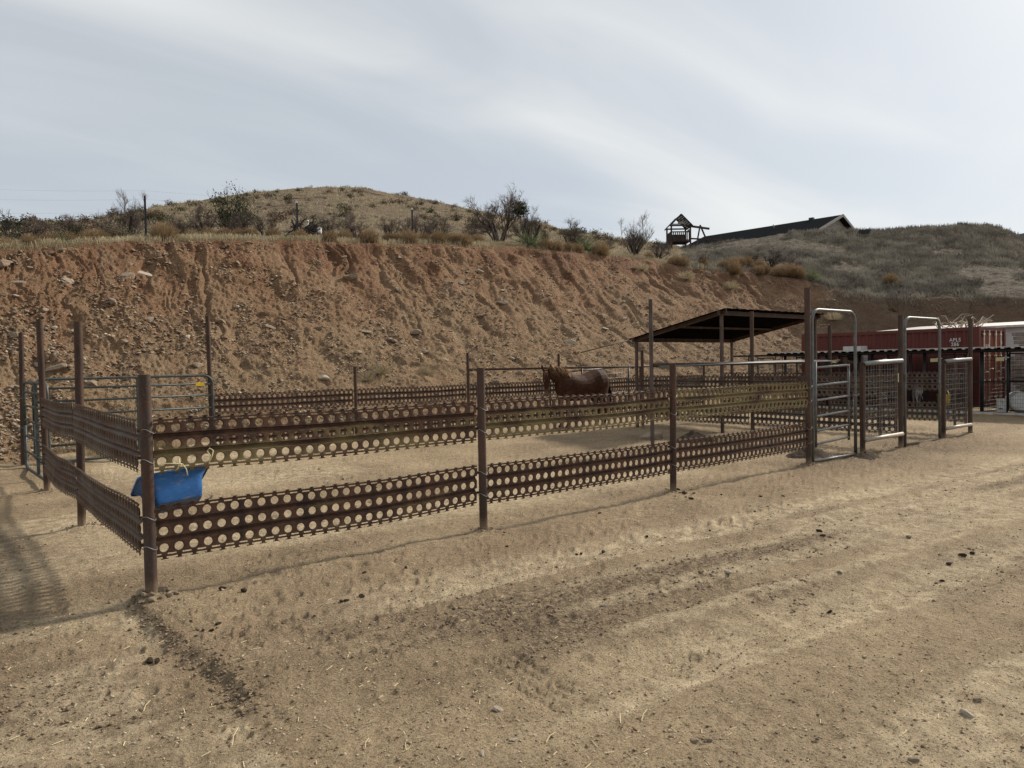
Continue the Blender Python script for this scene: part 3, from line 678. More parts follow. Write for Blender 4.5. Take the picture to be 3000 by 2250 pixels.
for t, x in ((dE, -.055), (dF, -.055)):
    m = MB(); m.add([(x-.11, -.02, 1.60), (x+.01, -.02, 1.60), (x+.01, -.02, 1.76), (x-.11, .0, 1.60), (x+.01, .0, 1.60), (x+.01, .0, 1.76)], [(0, 1, 2), (5, 4, 3), (0, 3, 4, 1), (1, 4, 5, 2), (2, 5, 3, 0)]); m.build('gusset', M['post'], t)

# ------------------------------------------------------------ tube livestock gates at the left
def stock_gate(L, label, loc, rz, H=1.55, legs=True):
    t = tag(empty('tube_gate', loc, rz), label, 'gate'); r = .16
    def rc_(x0, x1, z0, z1):
        p = [(x0, 0, (z0+z1)/2), (x0, 0, z1-r)] + [(x0+r-r*math.cos(a), 0, z1-r+r*math.sin(a)) for a in np.linspace(0, PI/2, 7)[1:]]
        p += [(x1-r+r*math.sin(a), 0, z1-r+r*math.cos(a)) for a in np.linspace(0, PI/2, 7)] + [(x1, 0, (z0+z1)/2), (x1, 0, z0+r)]
        p += [(x1-r+r*math.cos(a), 0, z0+r-r*math.sin(a)) for a in np.linspace(0, PI/2, 7)[1:]] + [(x0+r-r*math.sin(a), 0, z0+r-r*math.cos(a)) for a in np.linspace(0, PI/2, 7)] + [(x0, 0, (z0+z1)/2)]
        return p
    MB().tube(rc_(0, L, .08, H), .024, 10).build('frame', M['greentube'], t, True)
    for z in (.36, .62, .88, 1.12, 1.34)[:5]: MB().tube([(.02, 0, z), (L-.02, 0, z)], .019, 8).build('rail', M['greentube'], t, True)
    MB().box(L*.55-.03, L*.55+.03, -.02, .02, .1, H-.02).build('brace', M['greentube'], t)
    m = MB().box(L-.32, L-.16, -.024, -.02, 1.30, 1.37); m.build('label_plate', M['yellow'], t)
    return t
stock_gate(2.95, 'green tube livestock gate at the back left, facing the camera', (.12, 8.72, .06), R(2.5), 1.50)
stock_gate(2.3, 'weathered tube livestock gate seen edge on behind the left fence', (-.02, 8.6, .02), -PI/2+R(2), 1.5)
t = tag(empty('leaning_post', (-.05, 8.78, 0)), 'bright rust post at the far left, topmost wire ties round it', 'post'); post(t, 0, 0, 2.35, .038, 0, (0, R(-.9)))
m = MB()
for z in (1.25, .75): m.tube([(.05*math.cos(a), .05*math.sin(a), z+.01*math.sin(3*a)) for a in np.linspace(0, 2*PI, 13)], .004, 5, False)
m.build('wire_tie', M['galv'], t)

# ------------------------------------------------------------ blue tub tied under the top panel
tub = tag(empty('hanging_tub', (.20, .04, .935)), 'scuffed blue plastic feed tub tied under the front fence by cream cord', 'feed tub')
m, tn = new_mat('blue_plastic'); nn = tn.noise(5, tn.co, 6, .7); sc1 = tn.noise(22, tn.scl(tn.co, .5, 1, 1.4), 5, .75)
cc1 = tn.mix(tn.ramp(nn, .3, .7), (.014, .085, .27), (.035, .16, .43)); cc1 = tn.mix(tn.math('MULTIPLY', tn.ramp(sc1, .54, .68), .7), cc1, (.20, .24, .27)); cc1 = tn.mix(tn.ramp(tn.noise(11, tn.co, 3, .8), .70, .74), cc1, (.62, .62, .60))
setb(tn, Base_Color=cc1, Roughness=tn.math('ADD', .28, tn.math('MULTIPLY', sc1, .25))); M['blue'] = m
def rrect(hx, hy, r, n=6):
    p = []
    for cx_, cy_, a0 in ((hx-r, hy-r, 0), (-hx+r, hy-r, PI/2), (-hx+r, -hy+r, PI), (hx-r, -hy+r, 1.5*PI)):
        p += [(cx_+r*math.cos(a0+PI/2*k/n), cy_+r*math.sin(a0+PI/2*k/n)) for k in range(n+1)]
    return p
prof_ = [(.215, .14, .0, .06), (.225, .15, .012, .07), (.248, .165, .10, .075), (.262, .180, .185, .08), (.268, .186, .192, .08), (.285, .20, .235, .08), (.335, .245, .285, .07), (.345, .255, .288, .07), (.345, .255, .272, .07)]
inner = [(.325, .235, .281, .07), (.276, .192, .232, .08), (.255, .172, .18, .08), (.218, .142, .02, .06)]
mb = MB(); rings = prof_ + inner; n_ = len(rrect(.2, .1, .05)); vs = []
for hx, hy, z, r_ in rings: vs += [(x, y, z) for x, y in rrect(hx, hy, r_)]
order = [0, 1, 2, 3, 4, 5, 6, 7, 8]
fcs = []
for i in range(len(prof_)-1): fcs += [(i*n_+k, i*n_+(k+1) % n_, (i+1)*n_+(k+1) % n_, (i+1)*n_+k) for k in range(n_)]
b0 = len(prof_)
fcs += [((b0-1-1)*n_+k, (b0-2)*n_+(k+1) % n_, b0*n_+(k+1) % n_, b0*n_+k) for k in range(n_)]
for i in range(b0, b0+3): fcs += [(i*n_+k, i*n_+(k+1) % n_, (i+1)*n_+(k+1) % n_, (i+1)*n_+k) for k in range(n_)]
fcs += [tuple(range(n_))[::-1], tuple((b0+3)*n_+k for k in range(n_))]
mb.add(vs, fcs); tb1 = mb.build('tub', M['blue'], tub, True); smooth_by_angle(tb1, 50); tb1.data.transform(Matrix.Translation((0, .255, -.288))); tb1.data.transform(Matrix.Scale(.76, 4)); tb1.rotation_euler = (R(-30), R(-5), R(2))
c_ = MB(); c_.tube([(-.13, -.075, .045), (-.09, -.09, .060), (-.03, -.09, .055), (.03, -.09, .045), (.055, -.09, .005), (.065, -.085, -.045)], .0042, 6); c_.tube([(.01, -.07, .085), (.012, -.085, .05), (.0, -.08, .015), (-.01, -.05, -.005)], .005, 6); c_.tube([(.005, -.085, .052), (.02, -.092, .045), (.018, -.09, .03), (.0, -.085, .04)], .007, 6)
c_.build('cord', M['cord'], tub, True)
c_ = MB(); c_.tube([(.225, -.06, .02), (.232, -.075, .05), (.235, -.08, .09), (.215, -.07, .125), (.235, -.07, .145), (.26, -.07, .125), (.25, -.08, .09), (.235, -.08, .05)], .0042, 6); c_.build('cord', M['cord'], tub, True)

# ------------------------------------------------------------ open shelter
sh = tag(empty('horse_shelter', (12.85, 4.0, 0)), 'open shelter with a dark sloping sheet metal roof on thin posts', 'shelter')
SW, SD, ZA, ZB = 4.15, 2.55, 2.80, 2.28
for x, y, h in ((0, 0, ZA-.1), (SW, 0, ZA-.1), (0, SD, ZB-.1), (SW, SD, ZB-.1)): MB().box(x-.03, x+.03, y-.03, y+.03, -.1, h).build('post', M['wood'], sh)
def rz_(y): return ZA + (ZB-ZA)*y/SD
m = MB(); nx = 60; vs = []; 
for k in range(nx+1):
    x = -.15 + (SW+.3)*k/nx; dzz = (.010 if (k//2) % 2 else 0)
    for y in (-.18, SD+.12):
        vs += [(x, y, rz_(y)+dzz), (x, y, rz_(y)+dzz-.006)]
fc = []
for k in range(nx):
    a = k*4; b = a+4; fc += [(a, b, b+2, a+2), (a+1, a+3, b+3, b+1), (a, a+1, b+1, b), (a+2, b+2, b+3, a+3)]
m.add(vs, fc); m.build('roof', M['roofmetal'], sh)
m = MB()
for y in (-.02, SD): m.beam((-.15, y, rz_(y)-.06), (SW+.15, y, rz_(y)-.06), .05, .10)
MB().beam((-.1, SD*.5, rz_(SD*.5)-.05), (SW+.1, SD*.5, rz_(SD*.5)-.05), .04, .05).build('purlin', M['wood'], sh)
for x in (-.02, SW+.02): m.beam((x, -.15, rz_(-.15)-.05), (x, SD+.1, rz_(SD+.1)-.05), .05, .09)
m.build('roof_beam', M['post'], sh)
m = MB().tube([(-.1, SD+.08, ZB-.04), (-.9, SD+.3, ZB-.22), (-1.5, SD+.5, ZB-.36)], .014, 6); m.build('loose_bar', M['post'], sh, True)

# mesh panel behind the pen, beyond the back fence
t = tag(empty('back_mesh_panel', (12.6, 9.6, 0)), 'low dark wire mesh panel in front of the bank, behind the horse', 'mesh panel')
m = MB().tube([(0, 0, 1.38), (4.0, .6, 1.52)], .022, 8).tube([(0, 0, 0), (0, 0, 1.4)], .022, 8).tube([(4, .6, 0), (4, .6, 1.56)], .03, 8).tube([(1.5, .22, 0), (1.5, .22, 1.56)], .025, 8); m.build('frame', M['black'], t, True)
m = MB()
for k in range(26): m.tube([(k*.155, .15*k*.155, .1), (k*.155, .15*k*.155, 1.38+.035*k*.155)], .004, 4, False)
for z in np.arange(.15, 1.4, .155): m.tube([(0, 0, z), (4, .6, z+.1)], .004, 4, False)
m.build('wire_mesh', M['blackwire'], t)

# ------------------------------------------------------------ kennel run
kn = tag(empty('kennel_run', (22.1, 0, 0)), 'long row of black wire kennels under a low corrugated roof', 'kennels')
KV = [-1.6, .25, 1.78, 3.3, 4.85, 6.35, 7.85, 9.3]; KH = 1.78; KD = 2.3
def kframe(m, x0, y0, x1, y1, z0, z1, r=.022):
    m.tube([(x0, y0, z0), (x0, y0, z1)], r, 6).tube([(x1, y1, z0), (x1, y1, z1)], r, 6).tube([(x0, y0, z1), (x1, y1, z1)], r, 6).tube([(x0, y0, z0), (x1, y1, z0)], r, 6)
def kmesh(m, x0, y0, x1, y1, z0, z1, step=.052, r=.0028):
    L = math.hypot(x1-x0, y1-y0); n = int(L/step)
    for k in range(1, n): a = k/n; m.tube([(x0+(x1-x0)*a, y0+(y1-y0)*a, z0), (x0+(x1-x0)*a, y0+(y1-y0)*a, z1)], r, 3, False)
    for z in np.arange(z0+.1, z1, .105): m.tube([(x0, y0, z), (x1, y1, z)], r, 3, False)
for i, (a, b) in enumerate(zip(KV[:-1], KV[1:])):
    dx0 = a+.42 if i != 1 else a+.25; dx1 = dx0+.62
    m = MB(); kframe(m, 0, a+.03, 0, b-.03, .05, KH); m.tube([(0, a+.03, .92), (0, b-.03, .92)], .02, 6); m.tube([(0, dx0-.04, .05), (0, dx0-.04, KH)], .02, 6).tube([(0, dx1+.04, .05), (0, dx1+.04, KH)], .02, 6)
    fr = m.build('panel_frame', M['black'], kn, True)
    m = MB(); kmesh(m, 0, a+.03, 0, dx0-.04, .05, KH); kmesh(m, 0, dx1+.04, 0, b-.03, .05, KH); m.build('wire_mesh', M['blackwire'], fr)
    m = MB(); kframe(m, -.03, dx0, -.03, dx1, .12, KH-.08, .02); m.tube([(-.03, dx0, .95), (-.03, dx1, .95)], .016, 6); dr = m.build('door', M['black'], kn, True)
    m = MB(); kmesh(m, -.03, dx0, -.03, dx1, .12, KH-.08); m.build('wire_mesh', M['blackwire'], dr)
    m = MB().box(-.06, -.035, dx1-.02, dx1+.14, 1.58, 1.61).box(-.06, -.035, dx1+.04, dx1+.07, 1.53, 1.64); m.build('latch', M['palemetal'], dr)
    m = MB().box(-.05, -.045, dx1+.10, dx1+.30, 1.50, 1.60); m.build('name_plate', M['yellowtag'] if i % 3 else M['cream'], kn)
    m = MB(); kframe(m, 0, b, KD, b, .05, KH); fr = m.build('side_frame', M['black'], kn, True)
    m = MB(); kmesh(m, 0, b, KD, b, .05, KH, .10); m.build('wire_mesh', M['blackwire'], fr)
m = MB(); kframe(m, KD, KV[0], KD, KV[-1], .05, KH); fr = m.build('back_frame', M['black'], kn, True)
m = MB(); kmesh(m, KD, KV[0], KD, KV[-1], .05, KH, .11); m.build('wire_mesh', M['blackwire'], fr)
m = MB().box(-.05, .03, KV[0], KV[-1], 0, .06); m.build('sill', M['palemetal'], kn)
def corrug(m, x0, x1, y0, y1, za, zb, pitch, amp, th=.006, n=4):
    N_ = int((y1-y0)/pitch)*n; prof4 = [0, 0, amp, amp]; vs = []
    for k in range(N_+1):
        y = y0+(y1-y0)*k/N_; h = prof4[k % 4]
        vs += [(x0, y, za+h), (x1, y, zb+h), (x0, y, za+h-th), (x1, y, zb+h-th)]
    fc = []
    for k in range(N_):
        a = k*4; b = a+4; fc += [(a, a+1, b+1, b), (a+2, b+2, b+3, a+3), (a, b, b+2, a+2), (a+1, a+3, b+3, b+1)]
    m.add(vs, fc)
m = MB(); corrug(m, -.27, KD+.2, KV[0]-.2, KV[-1]-.9, 1.835, 1.78, .24, .035, .012); m.build('roof', M['roofmetal'], kn)
m = MB().box(-.31, -.27, KV[0]-.2, KV[-1]-.9, 1.885, 1.905); y = KV[0]-.15
while y < KV[-1]-1.0: m.add([(-.305, y, 1.886), (-.305, y+.11, 1.886), (-.305, y+.09, 1.845), (-.305, y+.02, 1.845), (-.28, y, 1.886), (-.28, y+.11, 1.886), (-.28, y+.09, 1.845), (-.28, y+.02, 1.845)], [(0, 1, 2, 3), (7, 6, 5, 4), (1, 5, 6, 2), (0, 3, 7, 4), (2, 6, 7, 3), (0, 4, 5, 1)]); y += .24
m.build('roof_edge', M['palemetal'], kn)
m = MB().beam((-.1, KV[0]-.2, 1.81), (-.1, KV[-1]+.6, 1.79), .05, .06).beam((1.1, KV[0]-.2, 1.79), (1.1, KV[-1]-.6, 1.77), .05, .06); m.build('roof_beam', M['black'], kn)

# things in the kennels
def lathe(prof, seg=24):
    mb = MB(); vs = []; n = len(prof)
    for r_, z in prof: vs += [(r_*math.cos(2*PI*k/seg), r_*math.sin(2*PI*k/seg), z) for k in range(seg)]
    f = [(i*seg+k, i*seg+(k+1) % seg, (i+1)*seg+(k+1) % seg, (i+1)*seg+k) for i in range(n-1) for k in range(seg)]
    mb.add(vs, f); return mb
br = tag(empty('barrel_house', (22.75, 1.05, .33)), 'white plastic barrel lying on its side in the kennel, open end cut away', 'barrel')
o = lathe([(.0, .42), (.20, .42), (.28, .40), (.30, .30), (.295, .1), (.305, .08), (.295, .05), (.30, -.2), (.28, -.42), (.265, -.42), (.285, -.2), (.28, .28), (.0, .39)], 28).build('shell', M['white'], br, True)
o.rotation_euler = (R(90), 0, R(-62))
o = lathe([(.0, -.40), (.14, -.405), (.14, -.40)], 20).build('lid_half', M['cream'], br); 
hv = [(.275*math.cos(a), .275*math.sin(a), -.41) for a in np.linspace(R(200), R(345), 14)]; o.data.clear_geometry(); o.data.from_pydata(hv+[(x, y, -.395) for x, y, z in hv], [], [tuple(range(14)), tuple(range(14, 28))[::-1]]+[(i, i+14, i+15, i+1) for i in range(13)]+[(13, 27, 14, 0)]); o.data.materials.clear(); o.data.materials.append(M['cream'])
o.rotation_euler = (R(90), 0, R(-62))
def bucket(name, loc, label, mat, r=.15, h=.36, cat='bucket', handle=True, mark=False):
    t = tag(empty(name, loc), label, cat)
    o = lathe([(0, 0), (r*.86, 0), (r*.88, .01), (r*.97, h*.86), (r*1.05, h*.86), (r*1.05, h*.89), (r, h*.89), (r*1.02, h), (r*.97, h), (r*.84, .02), (0, .02)], 22).build('body', mat, t, True); smooth_by_angle(o)
    if handle: MB().tube([(r*1.03*math.cos(a), -r*.4*math.sin(a)-.02, h*.88-r*1.1*math.sin(a)) for a in np.linspace(0, PI, 12)], .005, 5).build('handle', M['wire'], t, True)
    if mark: MB().box(-r*1.0, -r*.97, -.05, .04, .08, .11).build('printed_mark', M['bluepaint'], t)
    return t
bucket('bucket', (22.35, 1.35, .06), 'white bucket standing beside the barrel in the kennel', M['white'], .15, .37, mark=True)
bucket('feed_bin', (23.4, 3.25, .12), 'yellow bucket standing low in the kennel, right of the white dog', M['yellow'], .19, .36, 'bucket', False)
t = tag(empty('dark_bin', (23.75, 3.25, .0)), 'black lidded bin behind the yellow bucket', 'bin')
o = lathe([(0, 0), (.20, 0), (.25, .70), (.27, .70), (.27, .73), (.24, .78), (0, .80)], 20).build('body', M['black'], t, True); smooth_by_angle(o)
t = tag(empty('roof_box', (24.72, 6.65, 1.55)), 'white box unit with a round fan, on the container wall above the kennels', 'fan unit')
MB().box(-.25, .25, -.32, .32, -.1, .52).build('casing', M['white'], t)
lathe([(0, 0), (.13, 0), (.15, .02), (.15, .05), (0, .05)], 20).build('fan', M['black'], t).rotation_euler = (0, R(-90), 0); t.children[-1].location = (-.25, 0, .15)

# ------------------------------------------------------------ shipping container
def box_mat(name, c, rustc, sc=1.0):
    m, t = new_mat(name); n = t.noise(2.2*sc, t.scl(t.co, 1, 1, .35), 6, .7); n2 = t.noise(14*sc, t.co, 4, .7)
    cc_ = t.mix(t.ramp(n, .3, .7), tuple(x*.82 for x in c), c); cc_ = t.mix(t.math('MULTIPLY', t.ramp(n, .58, .72), .55), cc_, rustc)
    cc_ = t.mix(t.ramp(n2, .68, .78), cc_, tuple(min(1, x*2.0) for x in c)); setb(t, Base_Color=cc_, Roughness=.6); return m
M['contred'] = box_mat('container_red', (.145, .040, .032), (.10, .045, .03)); M['contdoor'] = box_mat('container_door_red', (.26, .075, .045), (.16, .08, .05))
M['lettering'] = plain('white_lettering', (.68, .66, .62), .6, 0, .1, 20, (.3, .1, .08), dirt_amt=.5)
ct = tag(empty('shipping_container', (25.0, 2.8, 0)), 'dark red shipping container with white APLS 286 lettering behind the kennels', 'container')
CL, CW, CH = 6.06, 2.44, 2.59
def corr_side(n, depth=.035):
    m = MB(); vs = []; ys = []; p = (CL-.3)/n
    for k in range(n):
        y = .15+k*p; ys += [(y, 0), (y+p*.25, 0), (y+p*.37, depth), (y+p*.87, depth)]
    ys.append((CL-.15, 0))
    for y, x in ys: vs += [(x+.02, y, .16), (x+.02, y, CH-.12)]
    m.add(vs, [(2*k, 2*k+1, 2*k+3, 2*k+2) for k in range(len(ys)-1)]); return m
corr_side(22).build('side_wall', M['contred'], ct); o = corr_side(22).build('side_wall', M['contred'], ct); o.location.x = CW-.08
m = MB().box(.03, CW-.03, .1, CL-.05, .12, .15).box(.03, CW-.03, .05, CL-.05, CH-.04, CH-.015); m.build('roof', M['contred'], ct)
MB().box(.02, CW-.02, CL-.06, CL-.02, .15, CH-.05).build('end_wall', M['contred'], ct)
m = MB()
for x in (0, CW-.15):
    for y in (0, CL-.15): m.box(x, x+.15, y, y+.15, 0, CH)
m.box(.15, CW-.15, .01, .12, CH-.14, CH-.01).box(.15, CW-.15, .01, .12, .02, .15)
m.box(.005, .06, .15, CL-.15, CH-.12, CH-.005).box(CW-.06, CW-.005, .15, CL-.15, CH-.12, CH-.005).box(.005, .06, .15, CL-.15, .02, .16).box(CW-.06, CW-.005, .15, CL-.15, .02, .16); m.build('frame', M['contred'], ct)
for s_, x0 in ((0, .155), (1, CW/2+.004)):
    x1 = x0 + CW/2-.16; m = MB(); n = 3; vs = []; p = (x1-x0-.1)/n; xs = [(x0, .05)]
    for k in range(n): a = x0+.05+k*p; xs += [(a, .05), (a+p*.2, .085), (a+p*.75, .085), (a+p*.95, .05)]
    xs.append((x1, .05))
    for x, y in xs: vs += [(x, y, .16), (x, y, CH-.15)]
    m.add(vs, [(2*k, 2*k+2, 2*k+3, 2*k+1) for k in range(len(xs)-1)]); dr = m.build('door', M['contdoor'], ct)
    for q in (.30, .74):
        x = x0+(x1-x0)*q; m = MB().tube([(x, .015, .14), (x, .015, CH-.10)], .021, 8)
        for z in (.22, .8, 1.6, CH-.28): m.box(x-.05, x+.05, .0, .05, z, z+.07)
        m.box(x, x+.34, -.005, .012, 1.10+.1*(q > .5), 1.14+.1*(q > .5)); m.build('locking_bar', M['galvdull'] if 0 else M['antler'], dr, True)
def text(parent, body, size, loc, rot, mat, sx=1.0, name='lettering'):
    cu = bpy.data.curves.new('lettering', 'FONT'); cu.body = body; cu.size = size; cu.extrude = .002; cu.align_x = 'CENTER'; cu.offset = size*.012; cu.space_line = .86; cu.space_character = 1.08
    tmp = bpy.data.objects.new('tmp', cu); col.objects.link(tmp); dg = bpy.context.evaluated_depsgraph_get(); dg.update()
    me = bpy.data.meshes.new_from_object(tmp.evaluated_get(dg)); bpy.data.objects.remove(tmp)
    me.materials.clear(); me.materials.append(mat); o = bpy.data.objects.new(name, me); col.objects.link(o); o.parent = parent
    o.location = loc; o.rotation_euler = rot; o.scale.x = sx; return o
text(ct, 'APLS\n286', .165, (-.006, .70, 2.13), (R(90), 0, R(-90)), M['lettering'], .92)
text(ct, 'ALN', .24, (.74, .004, 1.86), (R(90), 0, 0), M['lettering'], .8)
text(ct, '20', .17, (2.02, .004, 2.02), (R(90), 0, 0), M['lettering'], .8)
bp = tag(empty('branch_pile', (25.6, 3.6, 2.6)), 'heap of bleached bare branches lying on the container roof', 'branches')
m = MB(); rr = random.Random(5)
for k in range(26):
    a = Vector((rr.uniform(-.3, .8), rr.uniform(-.6, .7), rr.uniform(0, .06))); d = Vector((rr.uniform(-1, 1), rr.uniform(-1, 1), rr.uniform(.0, .55))).normalized(); L = rr.uniform(.3, .8)
    p = [a+d*L*q+Vector((rr.uniform(-.05, .05), rr.uniform(-.05, .05), .22*math.sin(q*2.6)*rr.random())) for q in (0, .25, .5, .75, 1)]
    m.tube(p, [.02, .017, .014, .010, .005], 5)
m.build('branches', M['antler'], bp, True)

# white metal building, plank stack and roof sheet behind
wb = tag(empty('white_building', (30.5, 0, 0)), 'long low white metal sided building behind the red container', 'building')
m = MB(); vs = []; nz = 14
for k in range(nz): z = .0+2.75*k/nz; m.box(-.012, .2, -5, 8.2, z+.015, z+2.75/nz); m.box(.0, .19, -5.02, 8.22, z, z+.015)
m.build('wall', M['siding'], wb)
m = MB().add([(-.25, -5.3, 2.80), (-.25, 8.5, 2.76), (4.5, 8.5, 3.05), (4.5, -5.3, 3.1), (-.25, -5.3, 2.72), (-.25, 8.5, 2.68), (4.5, 8.5, 2.97), (4.5, -5.3, 3.02)], [(0, 3, 2, 1), (4, 5, 6, 7), (0, 1, 5, 4), (1, 2, 6, 5), (2, 3, 7, 6), (3, 0, 4, 7)]); m.build('roof', M['palemetal'], wb)
pk = tag(empty('plank_stack', (28.9, 1.2, 0)), 'tall stack of weathered grey planks by the white building', 'planks')
m = MB(); rr = random.Random(3)
for k in range(16):
    z = .15+k*.145; m.box(rr.uniform(-.35, -.25), .35, -1.5+rr.uniform(-.3, .3), 1.75+rr.uniform(-.25, .2), z, z+.12)
m.build('planks', M['plank'], pk)
m = MB().tube([(-.4, 1.9, 1.9), (-.42, .6, 2.0), (-.44, -.5, 2.02), (-.42, -1.2, 1.75), (-.42, -2.2, 1.45)], .03, 6); m.build('bent_pipe', M['black'], pk, True)
rsht = tag(empty('red_roof_sheet', (26.6, .3, 1.7)), 'dark red roof panel above the kennels at the right edge', 'roof sheet')
m = MB().add([(-.6, 1.2, .12), (-.6, -2.2, .42), (1.2, -2.2, .42), (1.2, 1.2, .12), (-.6, 1.2, .06), (-.6, -2.2, .36), (1.2, -2.2, .36), (1.2, 1.2, .06)], [(0, 1, 2, 3), (7, 6, 5, 4), (0, 4, 5, 1), (1, 5, 6, 2), (2, 6, 7, 3), (3, 7, 4, 0)]); m.build('panel', M['contred'], rsht)
for x, y in ((-.5, 1.1), (1.1, 1.1), (-.5, -2.1), (1.1, -2.1)): MB().box(x-.04, x+.04, y-.04, y+.04, -1.7, .08 if y > 0 else .36).build('leg', M['wood'], rsht)

# ------------------------------------------------------------ animals
def frames(path, side=None):
    path = [Vector(p) for p in path]; out = []; prev = side
    for i, p in enumerate(path):
        t = (path[min(i+1, len(path)-1)]-path[max(i-1, 0)]).normalized()
        x = prev - t*prev.dot(t) if prev is not None else (Vector((0, 1, 0)) - t*t.y)
        if x.length < 1e-4: x = Vector((1, 0, 0))
        x.normalize(); prev = x; out.append((p, x, t.cross(x)))
    return out
def loft(m, secs, seg=18, side=None):     # secs: (x, y, z, half width, half height)
    fr = frames([s_[:3] for s_ in secs], side); vs = []; n = len(secs)
    for (p, x, y), s_ in zip(fr, secs):
        vs += [p + x*s_[3]*math.cos(2*PI*k/seg) + y*s_[4]*math.sin(2*PI*k/seg) for k in range(seg)]
    f = [(i*seg+k, i*seg+(k+1) % seg, (i+1)*seg+(k+1) % seg, (i+1)*seg+k) for i in range(n-1) for k in range(seg)]
    f += [tuple(range(seg))[::-1], tuple((n-1)*seg+k for k in range(seg))]; m.add(vs, f)
def fuse(m, name, mat, parent, vox, sm=6):
    o = m.build(name, mat, None); md = o.modifiers.new('r', 'REMESH'); md.mode = 'VOXEL'; md.voxel_size = vox
    s2 = o.modifiers.new('s', 'SMOOTH'); s2.iterations = sm; s2.factor = .5
    dg = bpy.context.evaluated_depsgraph_get(); dg.update(); me = bpy.data.meshes.new_from_object(o.evaluated_get(dg)); o.modifiers.clear(); o.data = me
    me.polygons.foreach_set('use_smooth', [True]*len(me.polygons)); o.parent = parent; return o
m, t = new_mat('chestnut_coat'); nz_ = t.noise(4, t.scl(t.co, 1, 1, 1), 5, .6); nf_ = t.noise(60, t.scl(t.co, .25, 1, 1), 3, .6)
xx = t.n('ShaderNodeSeparateXYZ', {0: t.co}); 
cc_ = t.mix(t.ramp(nz_, .3, .7), (.024, .010, .0055), (.058, .023, .011)); cc_ = t.mix(t.ramp(nf_, .5, .8), cc_, (.105, .05, .026))
muz = t.math('MULTIPLY', t.ramp(xx.outputs[0], 1.02, 1.06), t.ramp(xx.outputs[2], 1.05, .86)); cc_ = t.mix(t.math('MULTIPLY', muz, .6), cc_, (.26, .17, .11))
setb(t, Base_Color=cc_, Roughness=.7); t.b.inputs['Specular IOR Level'].default_value = .12; bump(t, nf_, .15, .004); M['horse'] = m
HX, HY = 11.93, 7.64
M['mane'] = veg_mat('flaxen_mane', (.22, .115, .055), (.46, .31, .18), .15, 12)
hs_ = tag(empty('horse', (HX, HY, 0), R(174)), 'chestnut horse with a flaxen mane standing in the pen, head low, facing left', 'horse')
m = MB()
loft(m, [(-.875, 0, 1.19, .05, .09), (-.86, 0, 1.185, .11, .16), (-.83, 0, 1.18, .17, .225), (-.78, 0, 1.175, .225, .285), (-.70, 0, 1.17, .265, .33), (-.52, 0, 1.16, .295, .365), (-.30, 0, 1.10, .285, .345), (-.05, 0, 1.04, .295, .335), (.20, 0, 1.03, .29, .345), (.42, 0, 1.06, .255, .36), (.60, 0, 1.06, .22, .33), (.74, 0, 1.05, .17, .25), (.82, 0, 1.04, .10, .15)], 22)
loft(m, [(.38, 0, 1.18, .15, .27), (.56, .0, 1.22, .130, .240), (.74, .01, 1.30, .108, .195), (.92, .02, 1.38, .086, .155), (1.06, .025, 1.425, .074, .118), (1.15, .03, 1.435, .05, .07)], 16)
FD = Vector((.60, .80, 0)); SDV = Vector((-.80, .60, 0)); hp = Vector((1.14, .0, 1.47)); hd = (FD*.17+Vector((0, 0, -1))).normalized(); secs = []
for q, wd, hh in ((-.05, .05, .06), (0, .080, .10), (.08, .096, .135), (.18, .102, .155), (.28, .080, .135), (.38, .058, .098), (.48, .050, .078), (.55, .062, .074), (.60, .058, .066), (.635, .035, .045)):
    c = hp+hd*q; secs.append((c.x, c.y, c.z, wd, hh))
loft(m, secs, 16, SDV)
for sgn in (1, -1):
    loft(m, [(.55, .13*sgn, 1.00, .085, .13), (.57, .15*sgn, .84, .072, .095), (.565, .15*sgn, .70, .055, .065), (.57, .15*sgn, .52, .042, .048), (.565, .15*sgn, .48, .046, .052), (.56, .15*sgn, .42, .034, .038), (.56, .15*sgn, .20, .028, .032), (.56, .15*sgn, .14, .038, .042), (.585, .15*sgn, .075, .036, .042), (.60, .15*sgn, .045, .055, .06), (.605, .15*sgn, .0, .062, .068)], 12)
    loft(m, [(-.60, .14*sgn, 1.08, .12, .24), (-.57, .16*sgn, .88, .11, .19), (-.56, .16*sgn, .74, .085, .125), (-.65, .155*sgn, .60, .055, .078), (-.72, .15*sgn, .50, .045, .062), (-.715, .15*sgn, .40, .036, .046), (-.69, .15*sgn, .20, .031, .036), (-.68, .15*sgn, .14, .040, .044), (-.655, .15*sgn, .075, .038, .044), (-.64, .15*sgn, .045, .056, .062), (-.635, .15*sgn, 0, .062, .068)], 12)
    ev = lambda w_, f_, z_: (hp + SDV*w_*sgn + FD*f_ + Vector((0, 0, z_)))
    loft(m, [(*ev(.05, -.02, -.03), .026, .022), (*ev(.072, -.01, .04), .034, .024), (*ev(.095, -.005, .09), .038, .022), (*ev(.112, 0, .145), .030, .020), (*ev(.115, 0, .195), .014, .013)], 10, SDV)
hs_.scale = (.97, .97, .99)
body = fuse(m, 'body', M['horse'], hs_, .0105, 12)
for sgn in (1, -1):
    ec = hp + hd*.19 + FD*.045 + SDV*.093*sgn; MB().tube([ec-SDV*.012*sgn, ec, ec+SDV*.010*sgn], [.012, .019, .008], 10).build('eye', M['black'], hs_, True)
    nc = hp + hd*.585 + FD*.06 + SDV*.032*sgn; MB().tube([nc, nc+FD*.012+SDV*.008*sgn], [.014, .010], 8).build('nostril', M['black'], hs_, True)
rr = random.Random(9); m = MB()
